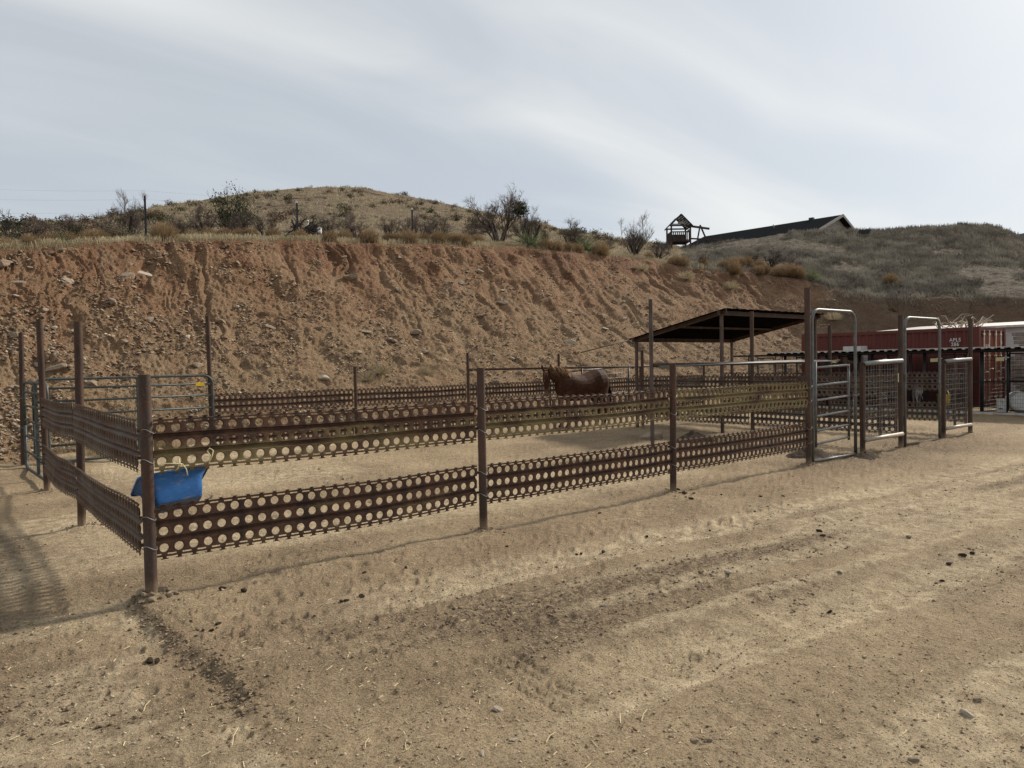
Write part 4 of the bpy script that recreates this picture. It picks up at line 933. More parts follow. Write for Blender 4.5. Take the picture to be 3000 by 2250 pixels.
for k in range(520):           # mane locks fall to the camera side of the crest
    q = rr.random(); base = Vector((.48, .02, 1.42)).lerp(Vector((1.12, .02, 1.545)), q); base.z += .035*math.sin(q*PI) ; base.y += rr.uniform(-.02, .02)
    side = Vector((rr.uniform(-.35, .05), rr.uniform(.3, 1.0), rr.uniform(-.6, .35))).normalized(); L = rr.uniform(.12, .30)
    p0_ = base; p1_ = base+side*L*.45+Vector((0, 0, .02)); p2_ = p1_+(side*.35+Vector((-.25, .2, -.9))*.6)*L*.6
    wv_ = Vector((.007, 0, .004)); m.add([p0_-wv_, p0_+wv_, p1_+wv_, p1_-wv_, p2_], [(0, 1, 2, 3), (3, 2, 4)])
for k in range(120):           # forelock over the face
    base = hp+SDV*rr.uniform(-.03, .03)+Vector((0, 0, .06)); L = rr.uniform(.12, .32); dr_ = (FD*.12+SDV*rr.uniform(-.15, .05)+Vector((0, 0, -1))).normalized()
    p1_ = base+dr_*L*.5+FD*.13; p2_ = base+dr_*L+FD*.13; wv_ = SDV*.006; m.add([base-wv_, base+wv_, p1_+wv_, p1_-wv_, p2_], [(0, 1, 2, 3), (3, 2, 4)])
m.build('mane', M['mane'], hs_)
m = MB()
for k in range(160):
    a = Vector((-.88, rr.uniform(-.03, .03), 1.22)); b = a+Vector((-.10+rr.uniform(-.03, .02), rr.uniform(-.05, .05), -.35)); c = b+Vector((rr.uniform(-.02, .05), rr.uniform(-.04, .04), -.45)); wv_ = Vector((.003, .008, 0)); m.add([a-wv_, a+wv_, b+wv_, b-wv_, c], [(0, 1, 2, 3), (3, 2, 4)])
m.build('tail', M['horse'], hs_)

def dog_mat(name, base, patch, thr):
    m, t = new_mat(name); n = t.noise(3.2, t.co, 2, .4); c = t.mix(t.ramp(n, thr, thr+.03), base, patch); c = t.mix(t.math('MULTIPLY', t.noise(60, t.co, 3), .3), c, (.1, .08, .07)); setb(t, Base_Color=c, Roughness=.85); return m
M['dogwhite'] = dog_mat('white_brown_coat', (.55, .53, .50), (.10, .055, .035), .60); M['dogdark'] = dog_mat('black_tan_coat', (.025, .022, .022), (.22, .13, .07), .64)
def dog(loc, rz, label, mat, s=1.0, drop=False):
    t = tag(empty('dog', loc, rz), label, 'dog'); m = MB()
    loft(m, [(-.34, 0, .52, .05, .07), (-.30, 0, .51, .12, .13), (-.16, 0, .50, .13, .14), (.05, 0, .49, .125, .145), (.22, 0, .48, .14, .175), (.34, 0, .49, .11, .14), (.40, 0, .50, .06, .08)], 14)
    hz = .0 if drop else .0
    loft(m, [(.28, 0, .55, .09, .11), (.38, 0, .63, .075, .085), (.46, 0, .70, .065, .07)], 12)
    loft(m, [(.42, 0, .72, .05, .06), (.47, 0, .74, .085, .085), (.53, 0, .73, .08, .075), (.58, 0, .70, .045, .045), (.66, 0, .68, .038, .035), (.69, 0, .68, .02, .022)], 12)
    for sgn in (1, -1):
        loft(m, [(.27, .085*sgn, .46, .05, .08), (.28, .09*sgn, .32, .035, .045), (.27, .09*sgn, .24, .026, .03), (.28, .09*sgn, .10, .02, .024), (.30, .09*sgn, .03, .03, .035), (.31, .09*sgn, .0, .03, .04)], 10)
        loft(m, [(-.24, .08*sgn, .48, .06, .12), (-.22, .09*sgn, .36, .05, .085), (-.25, .09*sgn, .27, .032, .045), (-.32, .09*sgn, .19, .022, .028), (-.31, .09*sgn, .08, .019, .022), (-.29, .09*sgn, .02, .028, .035), (-.28, .09*sgn, 0, .03, .04)], 10)
        loft(m, [(.47, .05*sgn, .78, .02, .03), (.455, .075*sgn, .82, .028, .014), (.46, .095*sgn, .80, .012, .008)], 8)
    loft(m, [(-.32, 0, .55, .03, .03), (-.42, .01, .50, .022, .022), (-.50, .02, .40, .016, .016), (-.53, .03, .30, .008, .008)], 8)
    o = fuse(m, 'body', mat, t, .016, 3); t.scale = (s, s, s); return t
dog((23.3, 3.95, .06), R(32), 'white dog with brown patches seen from behind in the kennel', M['dogwhite'], 1.0)
dog((22.75, 4.75, .06), R(200), 'brown and white dog left of the white dog, mostly hidden by panels', M['dogwhite'], .8)
dog((22.75, -.02, .06), R(150), 'dark black and tan dog at the right edge of the kennels', M['dogdark'], 1.05)

# ------------------------------------------------------------ house and play tower on the skyline
a_ = depth_pt(2453, 631, 66); b_ = depth_pt(2076, 690, 75.5)
hd2 = Vector((b_[0]-a_[0], b_[1]-a_[1], 0)); HL = hd2.length; ang_h = math.atan2(hd2.y, hd2.x)
ho = tag(empty('house', (a_[0], a_[1], a_[2]-4.2), ang_h), 'grey shingle roofed house showing over the scrubby mound', 'house')
def houseroof():
    m = MB(); Wd = 5.2; dzr = 1.95; th_ = .22; vs = []
    for x in (-.5, HL+.5):
        vs += [(x, -Wd, 4.2-dzr), (x, 0, 4.2), (x, Wd, 4.2-dzr), (x, -Wd, 4.2-dzr-th_), (x, 0, 4.2-th_), (x, Wd, 4.2-dzr-th_)]
    m.add(vs, [(0, 1, 7, 6), (1, 2, 8, 7), (3, 9, 10, 4), (4, 10, 11, 5), (0, 6, 9, 3), (2, 5, 11, 8), (0, 3, 4, 1), (1, 4, 5, 2), (6, 7, 10, 9), (7, 8, 11, 10)]); return m
rf = houseroof().build('roof', M['shingle'], ho)
m = MB()
for k in range(9):
    z0 = k*.22+2.1; z1 = z0+.20; w0 = (4.05-z0)/1.95*5.0; w1 = max(.02, (4.05-z1)/1.95*5.0)
    if w0 > .05: m.add([(0, -w0, z0), (0, w0, z0), (0, w1, z1), (0, -w1, z1), (.03, -w0, z0), (.03, w0, z0), (.03, w1, z1), (.03, -w1, z1)], [(3, 2, 1, 0), (4, 5, 6, 7), (0, 1, 5, 4), (2, 3, 7, 6)])
m.box(.04, HL, -4.6, 4.6, -1, 2.2); m.build('wall', M['gable'], ho)
m = MB().beam((-.52, -5.25, 2.16), (-.52, 0, 4.13), .05, .24).beam((-.52, 5.25, 2.16), (-.52, 0, 4.13), .05, .24); m.build('barge_board', M['trim'], ho)
sy = 1 if (_w(1, 0, 0)[:2] @ np.array([-math.sin(ang_h), math.cos(ang_h)])) < 0 else -1
MB().tube([(HL*.38, sy*2.2, 3.0), (HL*.38, sy*2.2, 3.85)], .06, 8).build('vent_pipe', M['black'], rf, True)
MB().box(HL*.17-.2, HL*.17+.2, sy*.25-.15, sy*.25+.2, 3.95, 4.3).build('roof_vent', M['black'], rf)
p = place(2531, 53.5); t = tag(empty('rooftop_cooler', (p[0], p[1], p[2]-.05)), 'dark boxy unit sitting on top of the mound right of the house', 'cooler')
m = MB().box(-.32, .32, -.28, .28, .0, .20).box(-.29, .29, -.25, .25, .20, .25); m.build('body', M['black'], t).rotation_euler.z = -R(50)
# play tower, weathered dark
M['wood'] = plain('dark_weathered_wood', (.050, .036, .029), .9, 0, .4, 9, (.10, .08, .068), .3, stretch=(1, 1, .2))
bs = place(1988, 57); tw = tag(empty('play_tower', (bs[0], bs[1], bs[2]-.45), R(-38)), 'weathered wooden play tower with a pitched slatted roof and swing beam', 'playset')
m = MB(); W2 = .82
for x in (-W2, W2):
    for y in (-W2, W2): m.box(x-.06, x+.06, y-.06, y+.06, -.6, 2.35)
m.build('post', M['wood'], tw)
MB().box(-W2, W2, -W2, W2, 1.0, 1.08).build('deck', M['wood'], tw)
m = MB()
for x in np.arange(-W2+.12, W2-.05, .17): m.box(x, x+.09, -W2-.04, -W2, 1.0, 1.85).box(x, x+.09, W2, W2+.04, 1.0, 1.85).box(-W2-.04, -W2, x, x+.09, 1.0, 1.85)
for z in (1.08, 1.75): m.box(-W2, W2, -W2-.07, -W2-.04, z, z+.09).box(-W2, W2, W2+.04, W2+.07, z, z+.09)
m.box(-W2, W2, -W2-.04, -W2, 2.25, 2.37).box(-W2, W2, W2, W2+.04, 2.25, 2.37); m.build('railing', M['wood'], tw)
m = MB()
for k in range(8):
    for s_ in (1, -1):
        a = Vector((s_*(W2+.18)*(1-k/8), 0, 2.25+.95*k/8)); b = Vector((s_*(W2+.18)*(1-(k+.8)/8), 0, 2.25+.95*(k+.8)/8))
        m.add([(a.x, -1.05, a.z), (a.x, 1.05, a.z), (b.x, 1.05, b.z), (b.x, -1.05, b.z), (a.x, -1.05, a.z+.03), (a.x, 1.05, a.z+.03), (b.x, 1.05, b.z+.03), (b.x, -1.05, b.z+.03)], [(0, 1, 2, 3), (7, 6, 5, 4), (0, 4, 5, 1), (1, 5, 6, 2), (2, 6, 7, 3), (3, 7, 4, 0)])
for y in (-1.0, 1.0):
    m.beam((W2+.16, y, 2.25), (0, y, 3.2), .05, .10); m.beam((-W2-.16, y, 2.25), (0, y, 3.2), .05, .10); m.beam((-.5, y, 2.75), (.5, y, 2.75), .04, .07)
m.build('roof', M['wood'], tw)
m = MB().beam((W2, 0, 2.42), (2.7, 0, 2.15), .12, .16).beam((1.9, 0, 2.45), (1.1, -.9, -.3), .09, .11).beam((1.9, 0, 2.45), (3.4, .6, -.4), .09, .11).beam((1.1, -.1, 1.35), (3.7, .2, 1.25), .08, .12).beam((3.7, .2, -.4), (3.7, .2, 1.6), .12, .12).beam((3.95, .4, -.4), (3.95, .4, 1.6), .10, .10)
m.build('swing_frame', M['wood'], tw)
tw.scale = (.88, .88, .93)
MB().box(W2+.03, W2+.06, -.3, .3, 1.9, 2.1).box(-.28, .28, -W2-.12, -W2-.10, 2.42, 2.60).build('sign_board', M['plank'], tw)

# ------------------------------------------------------------ wire fence along the top of the bank
wf = tag(empty('wire_fence', (0, 0, 0)), 'thin steel post and wire fence along the top of the bank', 'fence')
tpx = [(-240, 1.8), (428, 1.2), (872, 1.7), (1209, 2.2), (1540, 2.4), (1857, 1.7)]
pts = []
for px, off in tpx:
    p = crest_place(px, off); pts.append(p); h = 1.30
    MB().beam((p[0], p[1], p[2]-.2), (p[0], p[1], p[2]+h), .05, .05).build('post', M['black'], wf)
    MB().box(p[0]-.03, p[0]+.03, p[1]-.03, p[1]+.03, p[2]+h, p[2]+h+.06).build('post_cap', M['white'], wf)
m = MB()
for a, b in zip(pts[:-1], pts[1:]):
    for hh in (.5, .85, 1.2, 1.45):
        m.tube([(a[0]+(b[0]-a[0])*q, a[1]+(b[1]-a[1])*q, a[2]+(b[2]-a[2])*q+hh-.05*math.sin(PI*q)) for q in np.linspace(0, 1, 8)], .0012, 3, False)
m.build('wire', M['black'], wf)
for px, off, h, r_, lb in ((903, 6, .62, .05, 'short white pipe standing in the brush on the bank'), (937, 7.5, .32, .09, 'low white drum end in the brush beside the white pipe')):
    p = crest_place(px, off); t = tag(empty('white_pipe', p), lb, 'pipe'); o = lathe([(r_, -.3), (r_, h), (r_*.85, h+.03), (0, h+.04)], 14).build('pipe', M['white'], t, True)

# ------------------------------------------------------------ vegetation builders
def ribbon(m, pts, w0, w1=0.002, nrm=None):
    pts = [Vector(p) for p in pts]; n = len(pts); vs = []
    for i, p in enumerate(pts):
        t = (pts[min(i+1, n-1)]-pts[max(i-1, 0)]); sd_2 = t.cross(nrm or Vector((rng.random()-.5, rng.random()-.5, .1)))
        if sd_2.length < 1e-6: sd_2 = Vector((1, 0, 0))
        if i == 0: keep = sd_2.normalized()
        wv2 = keep*(w0+(w1-w0)*i/(n-1))*.5; vs += [p-wv2, p+wv2]
    m.add(vs, [(2*i, 2*i+1, 2*i+3, 2*i+2) for i in range(n-1)])
def bush_gold(seed, n=620):
    rr = random.Random(seed); m = MB()
    for k in range(n):
        a = rr.uniform(0, 2*PI); el = math.acos(rr.uniform(.0, 1)) if rr.random() < .85 else rr.uniform(.9, 1.45); L = rr.uniform(.75, 1.03)*(1-.12*(el > 1.1))
        d = Vector((math.sin(el)*math.cos(a), math.sin(el)*math.sin(a), math.cos(el)*.95+.05)); bsp = Vector((math.cos(a), math.sin(a), 0))*rr.uniform(0, .16)
        p1 = bsp+d*L*.55+Vector((0, 0, -.03)); p2 = bsp+d*L; p3 = p2+Vector((rr.uniform(-.05, .05), rr.uniform(-.05, .05), rr.uniform(-.01, .07)))
        ribbon(m, [bsp, p1, p2], .014, .016)
        for q in range(3):
            s0 = p1.lerp(p2, rr.uniform(.2, 1)); ribbon(m, [s0, s0+(d+Vector((rr.uniform(-.8, .8), rr.uniform(-.8, .8), rr.uniform(-.3, .7))))*.13], .014, .008)
    return m
def bush_leafy(seed, n=420, rag=.3, leaf=.07, stems=26, flat=.8):
    rr = random.Random(seed); m = MB(); m2 = MB(); cl = []
    for k in range(stems):
        a = rr.uniform(0, 2*PI); el = rr.uniform(.05, 1.25); L = rr.uniform(.6, 1.0+rag)
        d = Vector((math.sin(el)*math.cos(a), math.sin(el)*math.sin(a), math.cos(el)*flat)); p = [Vector((0, 0, -.05))]
        for j in range(3): p.append(p[-1]+(d+Vector((rr.uniform(-.2, .2), rr.uniform(-.2, .2), rr.uniform(-.05, .2))))*L/3)
        m2.tube(p, [.022, .016, .011, .005], 3, False); cl += [(p[2].lerp(p[3], rr.random()), .2+.12*rr.random()) for _ in range(2)] + [(p[1].lerp(p[2], rr.random()), .2)]
    for k in range(n):
        c, r_ = rr.choice(cl); q = c+Vector((rr.gauss(0, r_*.6), rr.gauss(0, r_*.6), rr.gauss(0, r_*.5)))
        d = Vector((rr.uniform(-1, 1), rr.uniform(-1, 1), rr.uniform(-.3, 1))).normalized()*leaf*rr.uniform(.7, 1.6); s_ = d.cross(Vector((rr.uniform(-1, 1), rr.uniform(-1, 1), rr.uniform(-1, 1)))).normalized()*leaf*.35
        m.add([q-s_, q+s_, q+s_*.6+d, q-s_*.6+d], [(0, 1, 2, 3)])
    return m, m2
def twig_tree(seed, H=1.0, levels=4, nst=5, spread=.75, wob=.25, thick=.022, kids=4, upw=.25):
    rr = random.Random(seed); m = MB()
    def br(p, d, L, r_, lv):
        pts = [p]; n = 4
        for j in range(n):
            d = (d+Vector((rr.gauss(0, wob), rr.gauss(0, wob), rr.gauss(0, wob)*.7+upw*.12))).normalized(); pts.append(pts[-1]+d*L/n)
        m.tube(pts, [r_*1.15*(1-.55*j/n) for j in range(n+1)], 5 if lv == 0 else (4 if lv == 1 else 3), False)
        if lv < levels-1:
            for k in range(kids + (lv > 0)):
                q = rr.uniform(.3, 1); i = min(n-1, int(q*n)); b = pts[i].lerp(pts[i+1], q*n-i)
                dd = (d + Vector((rr.gauss(0, spread), rr.gauss(0, spread), rr.gauss(0, spread)*.6+upw*.6))).normalized(); br(b, dd, L*rr.uniform(.45, .72), r_*.5, lv+1)
    for k in range(nst):
        a = 2*PI*k/nst+rr.uniform(-.4, .4); el = rr.uniform(.25, .85)*(spread+.2); br(Vector((.03*math.cos(a), .03*math.sin(a), -.05)), Vector((math.sin(el)*math.cos(a), math.sin(el)*math.sin(a), math.cos(el))), H*rr.uniform(.45, .6), thick, 0)
    return m
def yucca_m(seed, n=170):
    rr = random.Random(seed); m = MB()
    for k in range(n):
        a = rr.uniform(0, 2*PI); el = math.acos(rr.uniform(-.35, 1)); L = rr.uniform(.8, 1.05)
        d = Vector((math.sin(el)*math.cos(a), math.sin(el)*math.sin(a), math.cos(el))); o_ = Vector((0, 0, .22)); ribbon(m, [o_+d*.05, o_+d*L*.6, o_+d*L+Vector((0, 0, -.05))], .035, .004)
    return m
def norm_h(o, h):
    zs = max(v.co.z for v in o.data.vertices); o.data.transform(Matrix.Scale(h/zs, 4)); return o
def proto(name, m, mat, h=1.0):
    o = m.build(name, mat); norm_h(o, h); col.objects.unlink(o); return o
P_gold = [proto('golden_bush', bush_gold(s_), M['gold']) for s_ in (1, 2, 3)]
def inst(pr, name, loc, s=(1, 1, 1), rz=None, parent=None):
    o = bpy.data.objects.new(name, pr.data); col.objects.link(o); o.location = loc; o.scale = s if hasattr(s, '__len__') else (s, s, s); o.rotation_euler.z = random.uniform(0, 6.28) if rz is None else rz
    if parent: o.parent = parent
    return o
gold = [(14,.5,44),(90,.7,46),(150,2.2,44),(200,2.5,48),(262,.9,46),(289,1.2,50),(340,3.0,40),(481,.55,60),(560,2.6,38),(610,2.9,40),(660,2.8,38),(700,3.0,40),(735,2.7,36),(800,3.1,38),(880,1.8,38),(963,.35,40),(1010,2.0,36),(1079,.4,50),(1140,2.2,34),(1172,1.3,36),(1198,.4,46),(1240,2.3,34),(1285,.5,40),(1323,.7,42),(1358,.3,44),(1400,2.0,32),(1596,.4,38),(1629,.35,36),(1665,.3,30),(1691,.4,34),(1758,.15,46),(1900,1.5,24),(1977,.2,36),(1998,.25,36),(2060,1.2,26),(2121,.6,34),(2147,.5,32),(2164,.6,32),(2185,.7,36),(2148,-.35,42),(2220,-.1,30),(2240,.1,30),(2223,.9,32),(2280,.2,34),(2314,.3,44),(2335,.2,38),(2608,3,32),(2614,-.4,18),(-60,.8,46),(-160,1.5,44),(3060,1,30)]
for i, (px, off, hp_) in enumerate(gold):
    off = off*.8 if off > 1.5 else off; hp_ = hp_*1.12; p = crest_place(px, off); dpt = math.hypot(p[0]-CU, p[1]-CV)*math.cos(pxaz(px)); h = hp_/FPX*dpt
    o = inst(P_gold[i % 3], 'golden_bush', (p[0], p[1], p[2]-.03), (h*.70, h*.70, h))
    tag(o, 'round golden dry bush on the rim of the cut bank', 'bush', 'golden bushes along the rim')
_big = {481: 'largest round golden bush, just right of the leftmost thin fence post on the rim', 1758: 'golden bush standing alone at the very edge of the rim, left of the play tower', 2608: 'small golden bush alone on the scrubby mound'}
for o in [o for o in col.objects if o.name.startswith('golden_bush')]:
    pass
for px, lb in _big.items():
    k = [g[0] for g in gold].index(px); o = [o for o in col.objects if o.name.startswith('golden_bush')][k]; o['label'] = lb; del o['group']
# bare trees
PT = [proto('crown', twig_tree(21, 1, 5, 5, .62, .20, .020, 4, .30), M['twig']), proto('crown', twig_tree(22, 1, 5, 6, .70, .24, .018, 4, .22), M['twig']), proto('crown', twig_tree(23, 1, 5, 7, .5, .16, .014, 4, .45), M['twig']), proto('crown', twig_tree(24, 1, 4, 4, .9, .42, .034, 4, .05), M['darktwig'])]
def trunk_m(seed):
    rr = random.Random(seed); m = MB()
    for k in range(3): a = k*2.1+rr.random(); m.tube([(0, 0, -.15), (.04*math.cos(a), .04*math.sin(a), .05), (.10*math.cos(a), .10*math.sin(a), .22), (.18*math.cos(a), .18*math.sin(a), .38)], [.045, .036, .028, .016], 6, False)
    return m
PK = [proto('trunk', trunk_m(s_), M['darktwig'], .4) for s_ in (1, 2)]
trees = [(1462, 3.5, 178, 0, 1.35, 'largest bare tree on the rim, dark ball of mistletoe in its crown'), (1560, 7, 145, 2, 1.2, 'pale bare tree with upright twigs behind the mistletoe tree'),
 (1860, 5.0, 128, 2, 1.3, 'fan shaped bare bush tree on the skyline left of the play tower'), (1671, 2.4, 105, 1, 1.2, 'thin bare bush beside the rightmost spiky yucca'), (380, 2.6, 165, 2, 1.1, 'bare bush with tall thin upright shoots, left of the leftmost fence post'),
 (606, 3.2, 110, 1, 1.4, 'wide bare mesquite in front of the big green shrub'), (778, 3.8, 92, 0, 1.2, 'bare mesquite midway between two fence posts, left of the burnt trees'), (877, 3.3, 96, 3, 1.2, 'black burnt looking tree right beside the second fence post'), (925, 3.4, 62, 3, 1.8, 'low sprawling black branches by the white pipe'),
 (1044, 3.0, 100, 1, 1.6, 'dense round bare bush left of the middle fence post'), (1140, 5, 70, 1, 1.6, 'greyish bare bush behind the round bare bush'), (1208, 4.5, 90, 0, 1.2, 'bare tree rising behind the middle fence post'), (1293, 5, 95, 1, 1.5, 'bare mesquite behind the small spiky yucca'),
 (1390, 6, 70, 1, 1.6, 'low bare thicket left of the mistletoe tree'), (120, 5, 80, 1, 1.7, 'bare thicket near the left edge of the rim'), (30, 4, 110, 3, 1.1, 'dark gnarled tree at the left edge of the rim'), (230, 4.5, 95, 1, 1.5, 'grey bare thicket on the left skyline'), (320, 4, 95, 1, 1.2, 'bare thicket left of the tall thin shoots'),
 (510, 5.5, 80, 1, 1.6, 'grey bare bush behind the largest golden bush'), (700, 6.5, 85, 1, 1.5, 'bare bush right of the big green shrub'), (1780, 5, 42, 1, 2.2, 'low bare scrub left of the fan shaped bush'), (1930, 3, 50, 1, 2.0, 'low bare scrub at the foot of the play tower'), (1240, 9, 70, 1, 1.8, 'faint bare thicket low on the hill, behind the rim'), (960, 9, 75, 1, 1.8, 'grey thicket low on the hill behind the burnt trees'), (-120, 4, 110, 1, 1.3, 'bare thicket beyond the left edge'), (2260, 2.4, 62, 1, 2.2, 'grey leafless scrub at the foot of the mound'), (2200, 2.6, 50, 1, 2.2, 'grey leafless scrub left of the scrub below the house roof'), (2330, 1.6, 55, 1, 1.8, 'grey leafless scrub right beside the wide golden bush'),
 (2055, 1.5, 50, 2, 1.2, 'pale twiggy bush below the swing frame'), (3030, 8, 60, 2, 1.0, 'pale twiggy bush on the right shoulder of the mound')]
tree_pos = {}
for i, (px, off, hp_, v_, wd, lb) in enumerate(trees):
    p = crest_place(px, off); D = math.hypot(p[0]-CU, p[1]-CV)*math.cos(pxaz(px)); h = hp_/FPX*D
    t = tag(empty('bare_tree' if hp_ > 75 else 'bare_shrub', (p[0], p[1], p[2]-.05)), lb, 'tree' if hp_ > 75 else 'shrub')
    inst(PT[v_], 'crown', (0, 0, 0), (h*wd*.72, h*wd*.72, h), i*1.7, t); inst(PK[i % 2], 'trunk', (0, 0, 0), (h*1.0, h*1.0, h), None, t); tree_pos[px] = (p, h, t)
m = MB(); rr = random.Random(4)
for k in range(900):
    d = Vector((rr.gauss(0, 1), rr.gauss(0, 1), rr.gauss(0, 1))).normalized()*(rr.random()**.4)*(1+.15*math.sin(k)); q = d*.42; u_ = Vector((rr.uniform(-1, 1), rr.uniform(-1, 1), rr.uniform(-1, 1))).normalized()*.06; s_ = u_.cross(d+Vector((.1, .2, .3))).normalized()*.025; m.add([q-s_, q+s_, q+s_+u_, q-s_+u_], [(0, 1, 2, 3)])
mp_ = depth_pt(1522, 612, (tree_pos[1462][0][0]-CU)*_w(0,1,0)[0]+(tree_pos[1462][0][1]-CV)*_w(0,1,0)[1]); o = m.build('mistletoe', M['mistle']); o.location = mp_; tag(o, 'dark green ball of mistletoe high in the largest bare tree', 'mistletoe')
# yuccas
PY = [proto('leaves', yucca_m(s_), M['yucca']) for s_ in (1, 2)]
for i, (px, off, hp_, lb) in enumerate([(1295, 1.0, 62, 'pale green spiky yucca on the rim, the leftmost of the three big ones'), (1549, .9, 80, 'largest spiky yucca, just right of the mistletoe tree'), (1716, 1.1, 72, 'spiky yucca right of the thin bare bush'), (461, 3.6, 62, 'yucca half hidden in brush above the largest golden bush'), (590, 7, 40, 'small yucca on the slope left of the big green shrub'), (187, .8, 44, 'small dark yucca among golden bushes at the left'), (425, .8, 36, 'dry grassy yucca clump at the foot of the leftmost fence post'), (955, 11, 40, 'narrow dark yucca on the lower hill'), (2375, .4, 52, 'pale spiky clump where the rim meets the mound'), (1000, 24, 28, 'small yucca halfway up the hill')]):
    p = crest_place(px, off); D = math.hypot(p[0]-CU, p[1]-CV)*math.cos(pxaz(px)); h = hp_/FPX*D
    t = tag(empty('yucca', (p[0], p[1], p[2]-h*.12)), lb, 'yucca'); inst(PY[i % 2], 'leaves', (0, 0, 0), h*.95, None, t)
# leafy shrubs near the rim
def leafy(nm, seeds, mat, **k):
    out = []
    for s_ in seeds:
        a, b = bush_leafy(s_, **k); fo = a.build('leaves', mat); zs = max(v.co.z for v in fo.data.vertices); st = b.build('stems', M['darktwig'])
        for q in (fo, st): q.data.transform(Matrix.Scale(1/zs, 4)); col.objects.unlink(q)
        out.append((fo, st))
    return out
L_green = leafy('g', (1, 2), M['green'], n=1500, leaf=.05, stems=44, rag=.35, flat=1.0); L_olive = leafy('o', (3, 4), M['olive'], n=900, leaf=.06, stems=36)
for i, (px, off, hp_, wd, kk, lb) in enumerate([(672, 9, 158, .55, 0, 'big dark green shrub on the skyline left of the hilltop'), (712, 11, 130, .5, 0, 'slightly smaller dark green shrub touching the big one'), (540, 5.5, 60, 1.0, 1, 'olive green shrub left of the big green shrub'), (215, 3.6, 70, 1.2, 0, 'dark leafy shrub on the left skyline'), (509, 12, 60, .6, 0, 'small dark conical shrub on the hill left of the big green shrub'), (165, 1.9, 60, 1.4, 1, 'olive brush behind the small dark yucca'), (1690, 2.6, 55, 1.3, 1, 'olive brush mixed with the yucca right of the mistletoe tree'), (50, 2.4, 60, 1.5, 1, 'olive brush at the left end of the rim'), (350, 2.2, 62, 1.3, 1, 'pale olive brush left of the leftmost fence post'), (1595, 18, 40, .9, 0, 'dark green shrub low on the right flank of the hill')]):
    p = crest_place(px, off); D = math.hypot(p[0]-CU, p[1]-CV)*math.cos(pxaz(px)); h = hp_/FPX*D
    t = tag(empty('green_shrub', p), lb, 'shrub'); fo, st = (L_green, L_olive)[kk][i % 2]; q = random.uniform(0, 6); inst(fo, 'leaves', (0, 0, 0), (h*wd, h*wd, h), q, t); inst(st, 'stems', (0, 0, 0), (h*wd, h*wd, h), q, t)
# shrubs scattered over hill and mound
P_h = [a for a, b in leafy('h', (11, 12), M['green'], n=260, leaf=.13, stems=18)] + [a for a, b in leafy('h', (13, 14), M['olive'], n=260, leaf=.13, stems=18)] + [a for a, b in leafy('h', (15, 16), M['brown'], n=280, leaf=.12, stems=18)] + [proto('b', twig_tree(31, 1, 4, 6, .6, .2, .02, 4), M['twig'])]
rr = random.Random(17); cnt = 0
while cnt < 275:
    px = rr.uniform(0, 1950); az = pxaz(px); r0 = crest_r(az); r1 = float(np.interp(az, AZ, sd_)); q = rr.random()**.7; r_ = r0+9+(r1-r0-8)*q
    if rr.random() > .25 + .75*(q > .3): continue
    p = place(px, min(r_, r1+1)); k = rr.choice((0, 1, 2, 3, 4, 4, 4, 5, 5, 6, 6, 6)); h = rr.uniform(.35, 1.15)*(1.1 if k < 2 else 1)
    o = inst(P_h[k], 'hill_shrub', (p[0], p[1], p[2]-.1), (h*.95, h*.95, h*.8)); cnt += 1
    lbs = ('small dark green shrub dotted over the hillside behind the rim', 'small olive shrub dotted over the hillside behind the rim', 'small brown leafless shrub dotted over the hillside behind the rim', 'small bare twiggy shrub dotted over the hillside behind the rim')[(k//2) if k < 6 else 3]
    tag(o, lbs, 'shrub', ('dark green hillside shrubs', 'olive hillside shrubs', 'brown hillside shrubs', 'bare hillside shrubs')[(k//2) if k < 6 else 3])
P_bk = proto('b', bush_gold(8, 300), M['drygrass'])
for i, (px, off, s_) in enumerate([(1060, -6.0, .34), (1100, -5.9, .4), (1240, -6.4, .3), (2010, -1.2, .5), (2140, -1.6, .5), (2440, -2, .5), (300, -5.9, .5), (2850, -2.2, 1.1), (1880, -.8, .4)]):
    az = pxaz(px); p = place(px, max(crest_r(az)+off, float(np.interp(az, AZ, rt))+.3)); o = inst(P_bk, 'dry_bush', p, s_); tag(o, 'small grey dry bush growing on the face of the cut bank', 'bush', 'grey bushes on the bank')

# grasses (uncountable)
def grass(name, label, n, fn, mat, hmin, hmax, wd, cat='grass'):
    V = []; F = []
    for k in range(n):
        r_ = fn()
        if r_ is None: continue
        x, y, z, sc_ = r_
        for b in range(3):
            h = random.uniform(hmin, hmax)*sc_; a = random.uniform(0, 6.28); lean = random.uniform(0, .45)*h; w_ = wd*random.uniform(.6, 1.2)*sc_
            dx, dy = math.cos(a), math.sin(a); ox, oy = random.uniform(-.1, .1)*sc_, random.uniform(-.1, .1)*sc_; i = len(V); ex, ey = -dy*w_, dx*w_
            if abs(ex*cR[0]+ey*cR[1]) < .3*w_: ex, ey = dx*w_, dy*w_
            V += [(x+ox-ex, y+oy-ey, z-.03), (x+ox+ex, y+oy+ey, z-.03), (x+ox+dx*lean*.6, y+oy+dy*lean*.6, z+h*.65), (x+ox+dx*lean*1.3, y+oy+dy*lean*1.3, z+h)]
            F += [(i, i+1, i+2), (i+1, i+3, i+2)]
    o = mesh_obj(name, V, F, mat); tag(o, label, cat, kind='stuff'); return o
def g_crest():
    px = random.uniform(-300, 2150); az = pxaz(px); off = random.uniform(-.10, 3.4)**1.0; p = place(px, crest_r(az)+off)
    if vnoise(np.array([p[0]*.8]), np.array([p[1]*.8]), 300)[0] < .22: return None
    return (*p, 1.0)
grass('dry_grass', 'bleached dry grass along the rim of the bank', 15000, g_crest, M['drygrass'], .05, .20, .008)
